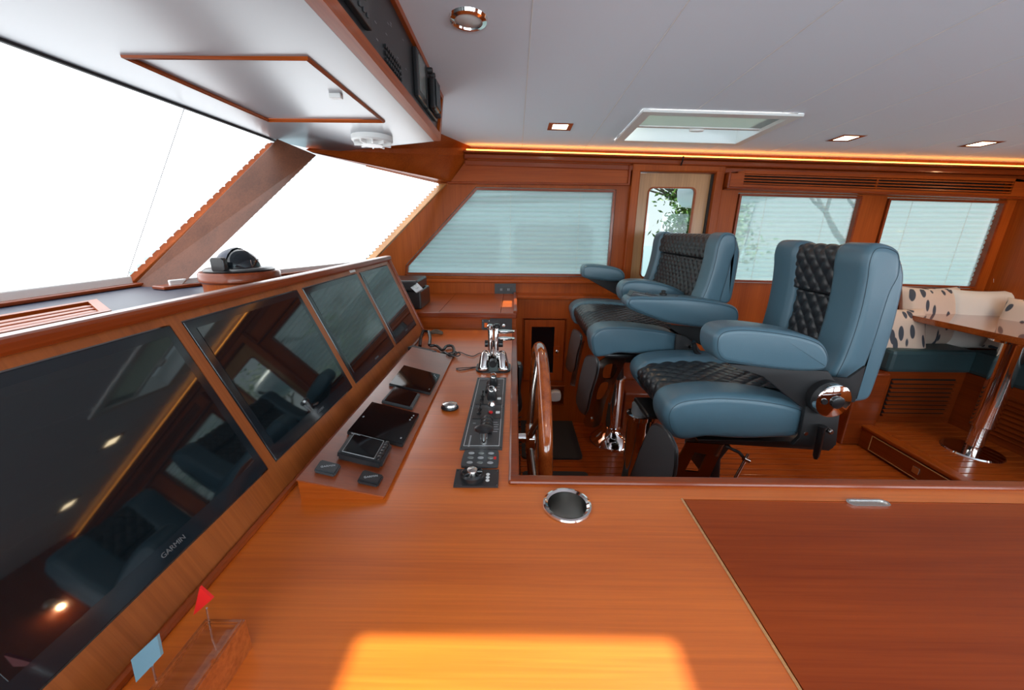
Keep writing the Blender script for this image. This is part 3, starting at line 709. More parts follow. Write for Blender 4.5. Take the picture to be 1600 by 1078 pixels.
MB().box(1.53, 1.56, .62, .69, DZ, DZ + .02, .004).build('stop_block', 'black', lid)
cu_ = thing('cup_holder', 'round stainless cup holder sunk in the desk', 'cup holder', (cup.x, cup.y, DZ))
MB().lathe([(CR + .009, .001), (CR + .008, .005), (CR + .004, .006), (CR - .001, .003), (CR - .001, -.005)], (cup.x, cup.y, DZ), n=40, cap=False).build('rim', 'chrome', cu_)
MB().lathe([(CR - .001, .0), (CR - .002, -.075), (.0, -.076)], (cup.x, cup.y, DZ), n=40, cap=False).build('well', 'brushed', cu_)

# ---- side ledge across the far end of the dash
LZ = 1.01; LY = 2.03
lg = thing('side_ledge', 'raised wooden ledge at the far end of the dash under the side window', 'ledge', (-.3, LY, DZ))
XR = .012
MB().box(-.62, XR, LY + .012, LY + .03, DZ - .03, LZ - .02).build('front_panel', 'wood_x', lg)
seam = [at(690, 483, 'z', LZ).x, at(783, 483, 'z', LZ).x]
xs = [-.95, seam[0], seam[1], XR - .012]
for a, b in zip(xs[:-1], xs[1:]):
    MB().box(a + .0012, b - .0012, LY + .01, W, LZ - .02, LZ, .001).build('top_panel', 'wood_x', lg)
mm = MB(); mm.box(-.62, XR + .004, LY - .004, LY + .018, LZ - .026, LZ + .003, .006); mm.box(XR - .016, XR + .006, LY, WL + .08, LZ - .026, LZ + .016, .006); mm.build('edge_moulding', 'wood_red', lg)
MB().box(XR - .02, XR, LY + .02, W, FZ, LZ - .02).build('side_panel', 'wood_z', lg)
MB().box(-.95, XR - .02, W - .012, W - .001, LZ, w1[0].z - .02).build('back_panel', 'wood_z', lg)

# ---- sockets and switch plates
def socket_plate(name, label, q, nrm, kind):
    t = thing(name, label, 'socket' if kind != 'switch' else 'switch', q[0])
    MB().plate(q, nrm * .006).build('plate', 'panel_dark', t)
    if kind == 'double':
        a = [bil(q, u, v) + nrm * .006 for u, v in ((.16, .22), (.84, .22), (.84, .78), (.16, .78))]
        f = MB().plate(a, nrm * .003).build('socket_face', 'black', t)
        mm = MB()
        for u in (.28, .34, .62, .68):
            c = bil(q, u, .5) + nrm * .009; mm.plate([c + V((-.002, 0, -.008)), c + V((.002, 0, -.008)), c + V((.002, 0, .008)), c + V((-.002, 0, .008))], nrm * .0006)
        mm.build('slots', 'print_grey', f)
    if kind == 'usb':
        a = [bil(q, u, v) + nrm * .006 for u, v in ((.25, .22), (.75, .22), (.75, .78), (.25, .78))]
        f = MB().plate(a, nrm * .002).build('socket_face', 'black', t)
        for u in (.38, .62):
            MB().lathe([(.009, 0), (.009, .002), (.004, .003)], bil(q, u, .5) + nrm * .008, nrm).build('port', 'brushed', f)
    if kind == 'switch':
        a = [bil(q, u, v) + nrm * .006 for u, v in ((.32, .32), (.68, .32), (.68, .72), (.32, .72))]
        MB().plate(a, nrm * .008).build('rocker', 'orange', t)
        for u, v in ((.12, .1), (.88, .1), (.88, .9), (.12, .9)): MB().lathe([(.002, 0), (.002, .001)], bil(q, u, v) + nrm * .006, nrm, 8).build('screw', 'brushed', t)
NY = V((0, -1, 0))
def wallq(pts, Y): return [at(x, y, 'y', Y) for x, y in pts]
socket_plate('wall_socket', 'black double socket plate on the wall above the ledge', wallq(((773, 461), (806, 461), (806, 443), (773, 443)), W - .012), NY, 'double')
socket_plate('usb_socket', 'black plate with two charging ports on the ledge front', wallq(((766, 519), (800, 519), (800, 497), (766, 497)), LY + .012), NY, 'usb')
socket_plate('bilge_switch', 'small black plate with an orange rocker switch on the ledge front', wallq(((753, 516), (766, 516), (766, 499), (753, 499)), LY + .012), NY, 'switch')
socket_plate('wall_socket', 'small black socket plate on the wall behind the near helm chair', wallq(((1222, 478), (1236, 478), (1238, 460), (1224, 460)), W), NY, 'double')

# ---- printer on the ledge
pr_ = thing('label_printer', 'compact black printer with a tilted grey control flap beside the screens', 'printer', (-.6, 2.3, LZ))
pf_ = [at(x, y, 'y', 2.2) for x, y in ((634, 477), (652, 470), (656, 428), (630, 424))]
px0, px1 = -.76, at(656, 440, 'y', 2.12).x
MB().box(px0, px1, 2.12, 2.36, LZ, LZ + .105, .008).build('body', 'black', pr_)
MB().box(px0 + .01, px1 - .01, 2.10, 2.34, LZ + .107, LZ + .165, .01).build('lid', 'panel_dark', pr_)
q = [V((px1 - .085, 2.105, LZ + .112)), V((px1 + .0, 2.105, LZ + .100)), V((px1 + .006, 2.02 + .05, LZ + .07)), V((px1 - .07, 2.07, LZ + .082))]
q = [at(x, y, 'y', yy) for x, y, yy in ((638, 446, 2.12), (649, 439, 2.12), (661, 451, 2.05), (650, 457, 2.05))]
nq = (q[1] - q[0]).cross(q[3] - q[0]).normalized(); nq = nq if nq.z > 0 else -nq
fp = MB().plate(q, nq * -.006).build('control_flap', 'print_grey', pr_)
MB().plate([bil(q, u, v) + nq * .0006 for u, v in ((.3, .3), (.7, .3), (.7, .7), (.3, .7))], nq * .0006).build('display', 'lcd', fp)

# ================================================================== INSTRUMENT WEDGE
wl0 = at(467, 748, 'y', .655); wr0 = V((-.262, .648, DZ + .004))
WX0, WX1, WY0, WY1 = wl0.x, wr0.x, .65, 1.545
zL, zR = wl0.z, DZ + .006
WN = V((zL - zR, 0, WX1 - WX0)).normalized(); WC = WN.dot(V((WX1, 0, zR)))
def atw(x, y): return atp(x, y, WN, WC)
we = thing('instrument_wedge', 'sloping wooden wedge on the dash carrying the row of small displays', 'wedge', (WX0, WY0, DZ))
MB().plate([(WX0, WY0, DZ), (WX1, WY0, DZ), (WX1, WY0, zR), (WX0, WY0, zL)], (0, WY1 - WY0, 0)).build('body', 'wood_x', we)
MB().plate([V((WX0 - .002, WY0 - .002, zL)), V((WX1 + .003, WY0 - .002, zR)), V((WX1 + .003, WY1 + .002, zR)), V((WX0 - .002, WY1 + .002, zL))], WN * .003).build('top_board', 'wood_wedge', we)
WC += .003
def slabq(name, lab, cat, pix, th, m, s=3.85, ox=440, oy=540, bev=.0015, group='small displays on the wedge'):
    q = [atw(*p) for p in zz(pix, s, ox, oy)]      # near-left, near-right, far-right, far-left
    t = thing(name, lab, cat, sum(q, V((0, 0, 0))) / 4, group)
    mm = MB(); mm.plate(q, WN * th)
    mm.bm.edges.ensure_lookup_table(); bmesh.ops.bevel(mm.bm, geom=[e for e in mm.bm.edges if len(e.link_faces) == 2 and e.calc_face_angle(0) > .8], offset=bev, segments=2, affect='EDGES')
    mm.build('housing', m, t); return t, [p + WN * th for p in q]
def patchq(t, q, u0, u1, v0, v1, m, name, h=.0006):
    return MB().plate([bil(q, u, v) + WN * .0001 for u, v in ((u0, v0), (u1, v0), (u1, v1), (u0, v1))], WN * h).build(name, m, t)
G = []
t, q = slabq('tablet_display', 'thin black glass display at the far end of the wedge', 'display', [(645, 243), (893, 300), (952, 188), (733, 130)], .009, 'black'); patchq(t, q, .01, .99, .01, .99, 'tablet_glass', 'glass')
mm = MB(); [mm.plate([bil(q, u, v) + WN * .0009 for u, v in ((a, b), (a + .02, b), (a + .02, b + .05), (a, b + .05))], WN * .0003) for a, b in ((.06, .40), (.86, .86), (.90, .80), (.94, .74), (.92, .12))]; mm.build('touch_marks', 'print_grey', t)
t, q = slabq('tablet_display', 'smallest black display with grey side strips, second from the far end of the wedge', 'display', [(600, 348), (785, 392), (832, 305), (673, 262)], .010, 'panel_grey'); patchq(t, q, .07, .9, .03, .97, 'tablet_glass', 'glass')
t, q = slabq('tablet_display', 'largest black glass display in the middle of the wedge', 'display', [(392, 535), (727, 615), (826, 428), (540, 355)], .010, 'black'); patchq(t, q, .01, .99, .01, .99, 'tablet_glass', 'glass')
mm = MB(); [mm.plate([bil(q, u, v) + WN * .0009 for u, v in ((a, b), (a + .025, b), (a + .025, b + .04), (a, b + .04))], WN * .0003) for a, b in ((.06, .45), (.88, .70), (.89, .78), (.90, .86), (.90, .12))]; mm.build('touch_marks', 'print_grey', t)
t, q = slabq('autopilot_display', 'thick black display with a column of buttons on its right side', 'display', [(326, 688), (598, 752), (662, 628), (412, 562)], .022, 'panel_dark', bev=.006); sc_ = patchq(t, q, .12, .78, .08, .92, 'tablet_glass', 'glass', .0012)
qq = [bil(q, u, v) + WN * .0004 for u, v in ((.10, .06), (.80, .06), (.80, .94), (.10, .94))]
mm = MB(); mm.tube(qq, .0009, 5, True); mm.build('screen_border', 'print_grey', t)
for k in range(6):
    c = bil(q, .89, .14 + .145 * k); MB().lathe([(.0055, 0), (.005, .003), (.003, .004)], c, WN, 12, True, (1, 1.4)).build('button', 'black', t)
text('maker_mark', 'GARMIN', .006, bil(q, .14, .90) + WN * .0018, q[1] - q[0], q[3] - q[0], 'print_grey', t)
for pix, lab in (([(193, 768), (318, 796), (357, 737), (235, 706)], 'left of the two small square grey covers at the near end of the wedge'), ([(452, 832), (577, 860), (612, 800), (490, 766)], 'right of the two small square black covers at the near end of the wedge')):
    t, q = slabq('sun_cover', lab, 'cover', pix, .011, 'panel_dark' if 'right' in lab else 'panel_grey', bev=.003, group='small square covers')
    text('maker_mark', 'GARMIN', .0075, bil(q, .5, .5) + WN * .0004, (q[1] - q[0]) + (q[2] - q[1]) * .8, (q[3] - q[0]) - (q[1] - q[0]) * .6, 'print_grey', t)

# ================================================================== DASH CONTROLS
ZN = V((0, 0, 1))
def atd(x, y, h=0): return at(x, y, 'z', DZ + h)
def z7(pts): return zz(pts, 3.85, 440, 540)
def z5(pts): return zz(pts, 3.592, 700, 480)
# cordless puck
p = atd(703, 639); t = thing('cordless_mouse', 'small black and silver oval mouse on the dash beside the wedge', 'mouse', p)
MB().lathe([(.022, 0), (.027, .004), (.027, .009), (.024, .013)], p, n=32, sc=(1, .78)).build('base', 'black', t)
MB().lathe([(.0245, .0125), (.022, .018), (.012, .021), (0, .022)], p, n=32, sc=(1, .78), cap=False).build('top_shell', 'brushed', t)
# engine control panel
q = [atd(*c) for c in z5([(62, 803), (303, 803), (328, 400), (168, 400)])]
q[1].x = q[2].x = (q[1].x + q[2].x) / 2; q[0].x = q[3].x = (q[0].x + q[3].x) / 2
ep = thing('engine_panel', 'long grey engine control panel with switches and rocker keys', 'panel', q[0])
MB().plate(q, (0, 0, .004)).build('plate', 'panel_grey', ep)
mm = MB(); bq = [bil(q, u, v) + V((0, 0, .0042)) for u, v in ((.08, .03), (.92, .03), (.92, .97), (.08, .97))]; mm.tube(bq, .0008, 4, True); mm.build('border_line', 'print_white', ep)
for u, v in ((.04, .015), (.96, .015), (.96, .5), (.04, .5), (.04, .985), (.96, .985)): MB().lathe([(.0025, .004), (.002, .0055)], bil(q, u, v), n=8).build('screw', 'black', ep)
def sub(v0, v1):
    s_ = [bil(q, u, v) + V((0, 0, .004)) for u, v in ((.14, v0), (.92, v0), (.92, v1), (.14, v1))]
    return MB().plate(s_, (0, 0, .002)).build('sub_plate', 'panel_dark', ep)
def vq(ypix):   # panel v coordinate of a zoom-5 row
    p_ = atd(*z5([(230, ypix)])[0]); return (p_.y - q[0].y) / (q[3].y - q[0].y)
sub(vq(635), vq(575)); sub(vq(555), vq(500))
def rockers(v0, v1, n, u0=.40, u1=.72):
    for k in range(n):
        a = lerp(v0, v1, k / n); b = lerp(v0, v1, (k + .86) / n)
        c = [bil(q, u, v) for u, v in ((u0, a), (u1, a), (u1, b), (u0, b))]
        prof = [(c[0].x, DZ + .004), (c[0].x, DZ + .012), (c[0].x + .008, DZ + .021), ((c[0].x + c[1].x) / 2, DZ + .024), (c[1].x - .008, DZ + .021), (c[1].x, DZ + .012), (c[1].x, DZ + .004)]
        MB().puff(prof, c[0].y, c[3].y, .003, 2).build('rocker_key', 'black', ep)
rockers(vq(722), vq(640), 4); rockers(vq(492), vq(428), 3, .36, .64)
def toggle(u, v, r=.006, red=False):
    c = bil(q, u, v) + V((0, 0, .006))
    k = MB().lathe([(r, 0), (r, .004), (r * .6, .005)], c, n=6 if not red else 14).build('switch_nut', 'black' if not red else 'red', ep)
    if not red: MB().tube([c, c + V((.003, .003, .02))], [.0018, .003], 8).build('toggle', 'black', k)
for yy in (608, 585, 530, 510): toggle(.30, vq(yy))
toggle(.62, vq(603), .006, True)
for yy in (603, 525):
    c = bil(q, .82, vq(yy)); MB().box(c.x - .006, c.x + .006, c.y - .006, c.y + .006, DZ + .006, DZ + .009, .001).build('key', 'print_white', ep)
# key switches with black plastic heads
for yy in (560, 478):
    c = bil(q, .62, vq(yy)) + V((0, 0, .004))
    k = MB().lathe([(.013, 0), (.013, .006), (.009, .012), (.009, .018)], c, n=20).build('lock_barrel', 'chrome', ep)
    MB().puff(smoothline([(c.x - .012, c.z + .018), (c.x - .014, c.z + .040), (c.x - .006, c.z + .056), (c.x + .006, c.z + .056), (c.x + .014, c.z + .040), (c.x + .012, c.z + .018)], 3), c.y - .004, c.y + .004, .003, 2).build('key_head', 'black', k)
    MB().tube([V((c.x + .009 * math.cos(a), c.y - .007, c.z + .060 + .009 * math.sin(a))) for a in [2 * PI * j / 12 for j in range(12)]], .0014, 5, True).build('key_ring', 'brushed', k)
c = bil(q, .55, vq(770)) + V((0, 0, .004)); k = MB().lathe([(.012, 0), (.011, .01), (.009, .03), (.010, .034)], c, n=20).build('lock_barrel', 'chrome', ep)
MB().lathe([(.014, .033), (.018, .036), (.018, .044), (.012, .048)], c, n=24, sc=(1.3, .8)).build('knob', 'black', k)
mm = MB()
for (u, yy, w) in ((.78, 655, .018), (.80, 668, .022), (.80, 680, .016), (.82, 694, .02), (.79, 707, .02), (.20, 600, .014), (.2, 520, .014), (.22, 660, .012), (.76, 440, .014), (.76, 455, .014), (.76, 470, .014)):
    c = bil(q, u, vq(yy)); mm.box(c.x - w / 3, c.x + w / 3, c.y - .0012, c.y + .0012, DZ + .0041, DZ + .0046)
for k in range(9): c = bil(q, .2, lerp(vq(790), vq(725), k / 9)); mm.box(c.x - .002, c.x + .002, c.y - .0022, c.y + .0022, DZ + .0041, DZ + .0046)
mm.build('legend_marks', 'print_grey', ep, kind='stuff')
# oval keypad
q = [atd(*c) for c in z5([(70, 904), (282, 903), (290, 812), (90, 812)])]
t = thing('wiper_keypad', 'dark grey curved keypad with small printed keys below the engine panel', 'keypad', q[0])
c0 = sum(q, V((0, 0, 0))) / 4; hx, hy = (q[1].x - q[0].x) / 2, (q[3].y - q[0].y) / 2
out = smoothline([(c0.x - hx, c0.y - hy * .7), (c0.x - hx * .97, c0.y + hy * .7), (c0.x - hx * .8, c0.y + hy), (c0.x, c0.y + hy * 1.06), (c0.x + hx * .8, c0.y + hy), (c0.x + hx * .97, c0.y + hy * .7), (c0.x + hx, c0.y - hy * .7), (c0.x + hx * .85, c0.y - hy), (c0.x, c0.y - hy * 1.05), (c0.x - hx * .85, c0.y - hy)], 3)
MB().plate([V((a, b, DZ)) for a, b in out], (0, 0, .006)).build('housing', 'panel_grey', t)
for j in range(3):
    for i in range(3):
        cc = V((c0.x - hx * .55 + i * hx * .55, c0.y - hy * .6 + j * hy * .58, DZ + .006)); MB().lathe([(.0062, 0), (.0058, .0008)], cc, n=14, sc=(1.2, .8)).build('key', 'print_grey', t) if (i + j) % 2 == 0 else MB().lathe([(.0062, 0), (.0058, .0008)], cc, n=14, sc=(1.2, .8)).build('key', 'lcd', t)
MB().box(c0.x + hx * .72, c0.x + hx * .86, c0.y - .006, c0.y + .004, DZ + .006, DZ + .0068).build('red_mark', 'red', t)
# thruster knob plate
q = [atd(*c) for c in z5([(30, 1013), (282, 1014), (286, 920), (48, 918)])]
t = thing('rotary_control', 'square black plate with a ribbed round control knob, nearest on the dash', 'control', q[0])
MB().plate(q, (0, 0, .005)).build('plate', 'panel_dark', t)
c = bil(q, .40, .5) + V((0, 0, .005)); MB().lathe([(.026, 0), (.026, .010), (.022, .014), (.012, .012), (0, .012)], c, n=36, cap=False).build('knob_ring', 'black', t)
cp_k = MB().lathe([(.013, .011), (.011, .020), (.0, .022)], c, n=24, cap=False).build('knob', 'brushed', t)
mm = MB()
for k in range(8):
    a = 2 * PI * k / 8; mm.tube([c + V((.012 * math.cos(a), .012 * math.sin(a), .015)), c + V((.022 * math.cos(a), .022 * math.sin(a), .015))], .0018, 5)
mm.build('grips', 'black', t)
for u, v in ((.75, .32), (.75, .5), (.75, .68)): MB().lathe([(.0045, 0), (.004, .0008)], bil(q, u, v) + V((0, 0, .005)), n=12).build('indicator', 'print_white', t)
for u, v in ((.04, .08), (.96, .08), (.96, .92), (.04, .92)): MB().lathe([(.003, 0), (.0025, .001)], bil(q, u, v) + V((0, 0, .005)), n=8).build('screw', 'black', t)

# ---- throttle head
tb = atd(770, 583); tt = thing('throttle_control', 'chrome twin lever throttle head on the dash beyond the engine panel', 'throttle', (tb.x, tb.y + .06, DZ))
Yt = tb.y + .055
MB().plate([V((tb.x + x, Yt + y, DZ)) for x, y in roundrect(-.068, .068, -.055, .055, .03)], (0, 0, .006)).build('base_gasket', 'black', tt)
for s in (-1, 1):
    ol = smoothline([(Yt - .05, DZ + .006), (Yt - .048, DZ + .035), (Yt - .02, DZ + .068), (Yt + .02, DZ + .068), (Yt + .048, DZ + .035), (Yt + .05, DZ + .006)], 5)
    b = MB(); bm0 = MB().puff([(a, z) for a, z in ol], 0, .036, .014)
    for v in bm0.bm.verts: v.co = V((tb.x + s * .018 + s * v.co.y * (1.25 - 6 * (v.co.z - DZ)), v.co.x, v.co.z))
    bmesh.ops.recalc_face_normals(bm0.bm, faces=bm0.bm.faces)
    bm0.build('side_housing', 'chrome', tt)
for s, ly in ((-.011, -.0), (.011, .012)):
    L_ = MB().tube([V((tb.x + s, Yt, DZ + .03)), V((tb.x + s, Yt + ly - .01, DZ + .08)), V((tb.x + s, Yt + ly - .012, DZ + .13)), V((tb.x + s * 1.1, Yt + ly + .0, DZ + .165))], [.012, .010, .0085, .0095], 12).build('lever', 'chrome', tt)
    MB().lathe([(.009, 0), (.013, .005), (.013, .014), (.008, .019)], V((tb.x + s * 1.1, Yt + ly, DZ + .160)), n=18).build('knob', 'black' if s > 0 else 'chrome', L_)
MB().cyl((tb.x, Yt - .052, DZ + .035), (tb.x, Yt - .03, DZ + .035), .014, .017, 20).build('hub_button', 'black', tt)
MB().cyl((tb.x - .036, Yt + .04, DZ + .09), (tb.x + .036, Yt + .04, DZ + .09), .014, None, 20).build('friction_bar', 'black', tt)
# two chrome grips reaching to the right behind the levers
for dz in (.105, .135):
    MB().puff(smoothline([(tb.x + .01, DZ + dz), (tb.x + .03, DZ + dz + .006), (tb.x + .075, DZ + dz + .004), (tb.x + .082, DZ + dz), (tb.x + .06, DZ + dz - .006), (tb.x + .02, DZ + dz - .006)], 4), Yt + .05, Yt + .075, .004).build('side_grip', 'chrome', tt)

# ---- headset with cable and power strip beyond the wedge
hs = thing('headset', 'black headset with a tangled cable lying beyond the wedge', 'headset', atd(690, 550))
def z8(pts, h=0): return [atd(x, y, h) for x, y in zz(pts, 3.85, 620, 420)]
a = z8([(140, 480), (145, 430), (165, 400), (195, 405), (205, 440), (200, 470)]); hz = [.012, .03, .05, .05, .03, .012]
MB().tube([V((p.x, p.y, DZ + h)) for p, h in zip(z8([(140, 480), (146, 450), (165, 432), (195, 436), (203, 455), (198, 474)]), hz)], .008, 8).build('ear_loop', 'black', hs)
MB().tube(smoothline([tuple(p + V((0, 0, .012))) for p in z8([(200, 478), (240, 478), (275, 505), (300, 480), (335, 480), (345, 520), (320, 540), (290, 520), (260, 530)])], 4, False), .0065, 8).build('headband', 'black', hs)
for k in range(4):
    c = z8([(300 + 14 * k, 525 + (k % 2) * 12)])[0]
    MB().tube(smoothline([tuple(V((c.x + .018 * math.cos(a) * (1 + .2 * k), c.y + .016 * math.sin(a), DZ + .005 + .004 * k + .004 * math.sin(2 * a)))) for a in [2 * PI * j / 10 for j in range(10)]], 2), .0024, 6, True).build('cable_coil', 'black', hs)
MB().tube(smoothline([tuple(p + V((0, 0, .004))) for p in z8([(340, 520), (375, 505), (420, 522), (460, 530), (500, 512), (540, 520)])], 4, False), .0018, 6).build('cable', 'black', hs)
MB().tube(smoothline([tuple(p + V((0, 0, .004))) for p in z8([(550, 600), (500, 595), (430, 600), (360, 605), (380, 615), (430, 608), (480, 597)])], 4, False), .0018, 6).build('cable', 'black', hs)
a, b = z8([(82, 498), (228, 535)]); d = (b - a); nrm = V((-d.y, d.x, 0)).normalized()
pw = tag(MB().obox((a + nrm * -.016, d, nrm * .034, V((0, 0, .028))), .005).build('power_bar', 'panel_grey'), 'grey rectangular bar lying against the far end of the wedge', 'bar')
ro = z8([(238, 395)])[0]
tag(MB().tube(smoothline([(ro.x - .03, ro.y, DZ + .008), (ro.x - .01, ro.y + .02, DZ + .016), (ro.x + .02, ro.y + .012, DZ + .010), (ro.x + .03, ro.y - .012, DZ + .010), (ro.x, ro.y - .02, DZ + .016)], 4), .0075, 8, True).build('rope_knot', 'bark'), 'small brown rope knot at the far left corner of the dash', 'rope')

# ---- little boat stand with pin flags in the foreground
a = [atd(*p) for p in zz([(1055, 690), (1240, 690), (760, 1060), (1190, 1060)], 3.333, 0, 760)]
pc = (atd(316, 968, .05), atd(385, 968, .05))
mb_ = thing('flag_tray', 'glossy varnished wooden tray holding two pin flags beside the nearest screen', 'tray', (-.36, .33, DZ))
TZ = .05
f0, f1 = at(318, 968, 'z', DZ + TZ), at(383, 966, 'z', DZ + TZ); n0 = at(205, 1078, 'z', DZ + TZ); 
n1 = V((f1.x, .08, DZ + TZ)); n0 = V((f0.x, .08, DZ + TZ)); f0.y = f1.y
wd_ = f1.x - f0.x
MB().box(f0.x + .004, f1.x - .004, .10, f1.y - .004, DZ, DZ + TZ - .006, .0).build('deck', 'wood_gloss', mb_)
rim = [V((f0.x, .09, DZ)), V((f1.x, .09, DZ)), V((f1.x, f1.y, DZ)), V((f0.x, f1.y, DZ))]; ri = sgn_in(rim, .007)
mm = MB(); mm.plate(rim, (0, 0, TZ), [ri]); bmesh.ops.bevel(mm.bm, geom=[e for e in mm.bm.edges if all(abs(v.co.z - DZ - TZ) < 1e-4 for v in e.verts) and len(e.link_faces) == 2 and e.calc_face_angle(0) > .8], offset=.002, segments=2, affect='EDGES'); mm.build('rim', 'wood_gloss', mb_)
# red triangle flag
ft = at(318, 962, 'z', DZ + TZ - .01); yy_ = at(332, 1005, 'z', DZ + TZ - .014).y; pbx = at(332, 1005, 'z', DZ + TZ - .014).x
fl1 = thing('pin_flag', 'red triangular pin flag stuck in the wooden tray', 'flag', (pbx, yy_, DZ + TZ - .014), 'pin flags')
ptop = at(323, 950, 'y', yy_)
MB().tube([V((pbx, yy_, DZ + TZ - .02)), ptop], .0011, 8).build('pin', 'chrome', fl1)
tri = [at(x, y, 'y', yy_) for x, y in ((315, 914), (335, 932), (305, 958))]; MB().plate(tri, (0, -.003, 0)).build('flag', 'red', fl1)
yy2 = at(245, 1078, 'z', DZ + TZ - .014).y - .0; pb2 = at(246, 1076, 'z', DZ + TZ - .014)
fl2 = thing('pin_flag', 'pale blue square pin flag stuck in the wooden tray', 'flag', pb2, 'pin flags')
MB().tube([pb2 + V((0, 0, -.004)), at(238, 1040, 'y', pb2.y)], .0011, 8).build('pin', 'chrome', fl2)
sq = [at(x, y, 'y', pb2.y) for x, y in zz([(695, 888), (830, 762), (852, 868), (722, 1005)], 3.333, 0, 760)]; MB().plate(sq, (0, -.003, 0)).build('flag', 'flag_blue', fl2)

# ================================================================== COMPASS
cpb = at(378, 465, 'z', SZ); cx_, cyy = at(378, 440, 'z', SZ).x, 0
Xc = -.86; 
pc_ = at(378, 436, 'x', Xc - .0); CYc = pc_.y; CZt = at(378, 422, 'x', Xc).z
rc = (at(432, 432, 'x', Xc) - at(323, 432, 'x', Xc)).length / 2 * .80
dist = math.hypot(Xc, CYc)
rc = 54 / FPX * (V((Xc, CYc, CZt - CAMZ)).dot(FW)) * 1.0
ps = thing('compass_pedestal', 'round wooden pedestal carrying the compass on the windshield shelf', 'pedestal', (Xc, CYc, SZ))
MB().lathe([(rc * .93, SZ), (rc * .93, CZt - .03)], (Xc, CYc, 0), n=48).build('drum', 'wood_z', ps)
MB().lathe([(rc * .95, CZt - .032), (rc, CZt - .026), (rc, CZt - .006), (rc * .96, CZt)], (Xc, CYc, 0), n=48).build('top_ring', 'wood_red', ps)
cm = thing('compass', 'black domed marine compass with a glass bubble on the wooden pedestal', 'compass', (Xc, CYc, CZt))
MB().lathe([(rc * .86, 0), (rc * .88, .004), (rc * .80, .010), (rc * .55, .012)], (Xc, CYc, CZt), n=40).build('flange', 'black', cm)
k = rc * .54
MB().lathe([(k * math.cos(a), .010 + k * .95 * math.sin(a)) for a in [PI / 2 * j / 8 for j in range(9)]], (Xc + .0, CYc, CZt), n=32, cap=False).build('dome', 'screen_bezel', cm)
hood = []
for i in range(9):
    a = lerp(.0, PI, i / 8)
    hood.append([V((Xc - k * 1.06 * math.cos(b) * math.sin(a) - .0, CYc - k * 1.06 * math.cos(a), CZt + .01 + k * 1.02 * math.sin(a) * math.sin(b))) for b in [lerp(-.0, PI * .52, j / 8) for j in range(9)]])
MB().sheet(hood).build('hood', 'navy', cm)
for dy in (-.02, .015): MB().cyl((Xc + k * .9, CYc + dy, CZt + .008), (Xc + k * .9, CYc + dy, CZt + .034), .0018, None, 8).build('adjusting_pin', 'chrome', cm)
MB().puff(roundrect(Xc - .02, Xc + .02, CZt + .004, CZt + .045, .008), CYc - rc * .84, CYc - rc * .66, .004).build('lamp_box', 'black', cm)

# ================================================================== OVERHEAD CONSOLE
OX = -.313; OY1 = 1.78
oc = thing('overhead_console', 'overhead console with pale satin underside and a wooden edge full of radios', 'console', (-.6, 1.0, HDZ))
oe0 = at(685, 219, 'x', OX); oe1 = at(693, 150, 'x', OX)
E0 = at(686, 220, 'z', HDZ); E1 = at(610, 229, 'z', HDZ); E2 = at(532, 236, 'z', HDZ); E3 = at(480, 231, 'z', HDZ); E4 = at(430, 221, 'z', HDZ)
XW = ax_h + .0
und = [V((OX - .0305, YN, HDZ)), V((OX - .0305, E0.y + .015, HDZ)), V((E2.x, E2.y, HDZ)), V((E3.x, E3.y, HDZ)), V((XW, E4.y, HDZ)), V((XW, YN, HDZ))]
uh = [at(x, y, 'z', HDZ) for x, y in ((200, 88), (480, 88), (597, 188), (418, 188))]
xa, xb = (uh[0].x + uh[3].x) / 2, (uh[1].x + uh[2].x) / 2; ya, yb = (uh[0].y + uh[1].y) / 2, (uh[2].y + uh[3].y) / 2
uh = [V((xa, ya, HDZ)), V((xb, ya, HDZ)), V((xb, yb, HDZ)), V((xa, yb, HDZ))]
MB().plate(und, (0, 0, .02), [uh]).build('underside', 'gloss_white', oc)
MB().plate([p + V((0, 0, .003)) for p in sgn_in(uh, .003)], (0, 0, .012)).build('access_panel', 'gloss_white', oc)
mm = MB(); mm.tube([p + V((0, 0, -.001)) for p in uh], .006, 6, True); mm.build('panel_bead', 'wood_x', oc)
lc = at(525, 149, 'z', HDZ); MB().box(lc.x - .016, lc.x + .016, lc.y - .010, lc.y + .010, HDZ - .008, HDZ + .004, .002).build('push_latch', 'plastic_white', oc)
mm = MB(); mm.obox((V((XW, YN, HDZ - .006)), V((0, E4.y - YN, 0)), V((.012, 0, 0)), V((0, 0, .012))), .002); mm.build('windshield_bead', 'black_matt', oc)
# right face with the equipment panel
zt = lambda y: ceilz(OX, y) - .001
fo = [V((OX, YN, HDZ)), V((OX, E0.y, HDZ)), V((OX, oe1.y, zt(oe1.y))), V((OX, YN, zt(YN)))]
pin = [at(x, y, 'x', OX) for x, y in zz([(735, 742), (765, 540), (500, -10), (158, -10)], 3.593, 480, 0)]
pa, pb_ = pin[0], pin[1]
py1 = pin[0].y; zb0 = pin[0].z; 
ph = [V((OX, YN + .1, HDZ + .028)), V((OX, E0.y - .02, HDZ + .028)), V((OX, oe1.y - .025, zt(oe1.y) - .018)), V((OX, YN + .1, zt(YN + .1) - .018))]
MB().plate(fo, (-.03, 0, 0), [ph]).build('side_frame', 'wood_y', oc)
MB().plate([p + V((-.012, 0, 0)) for p in ph], (-.004, 0, 0)).build('equipment_panel', 'panel_dark', oc)
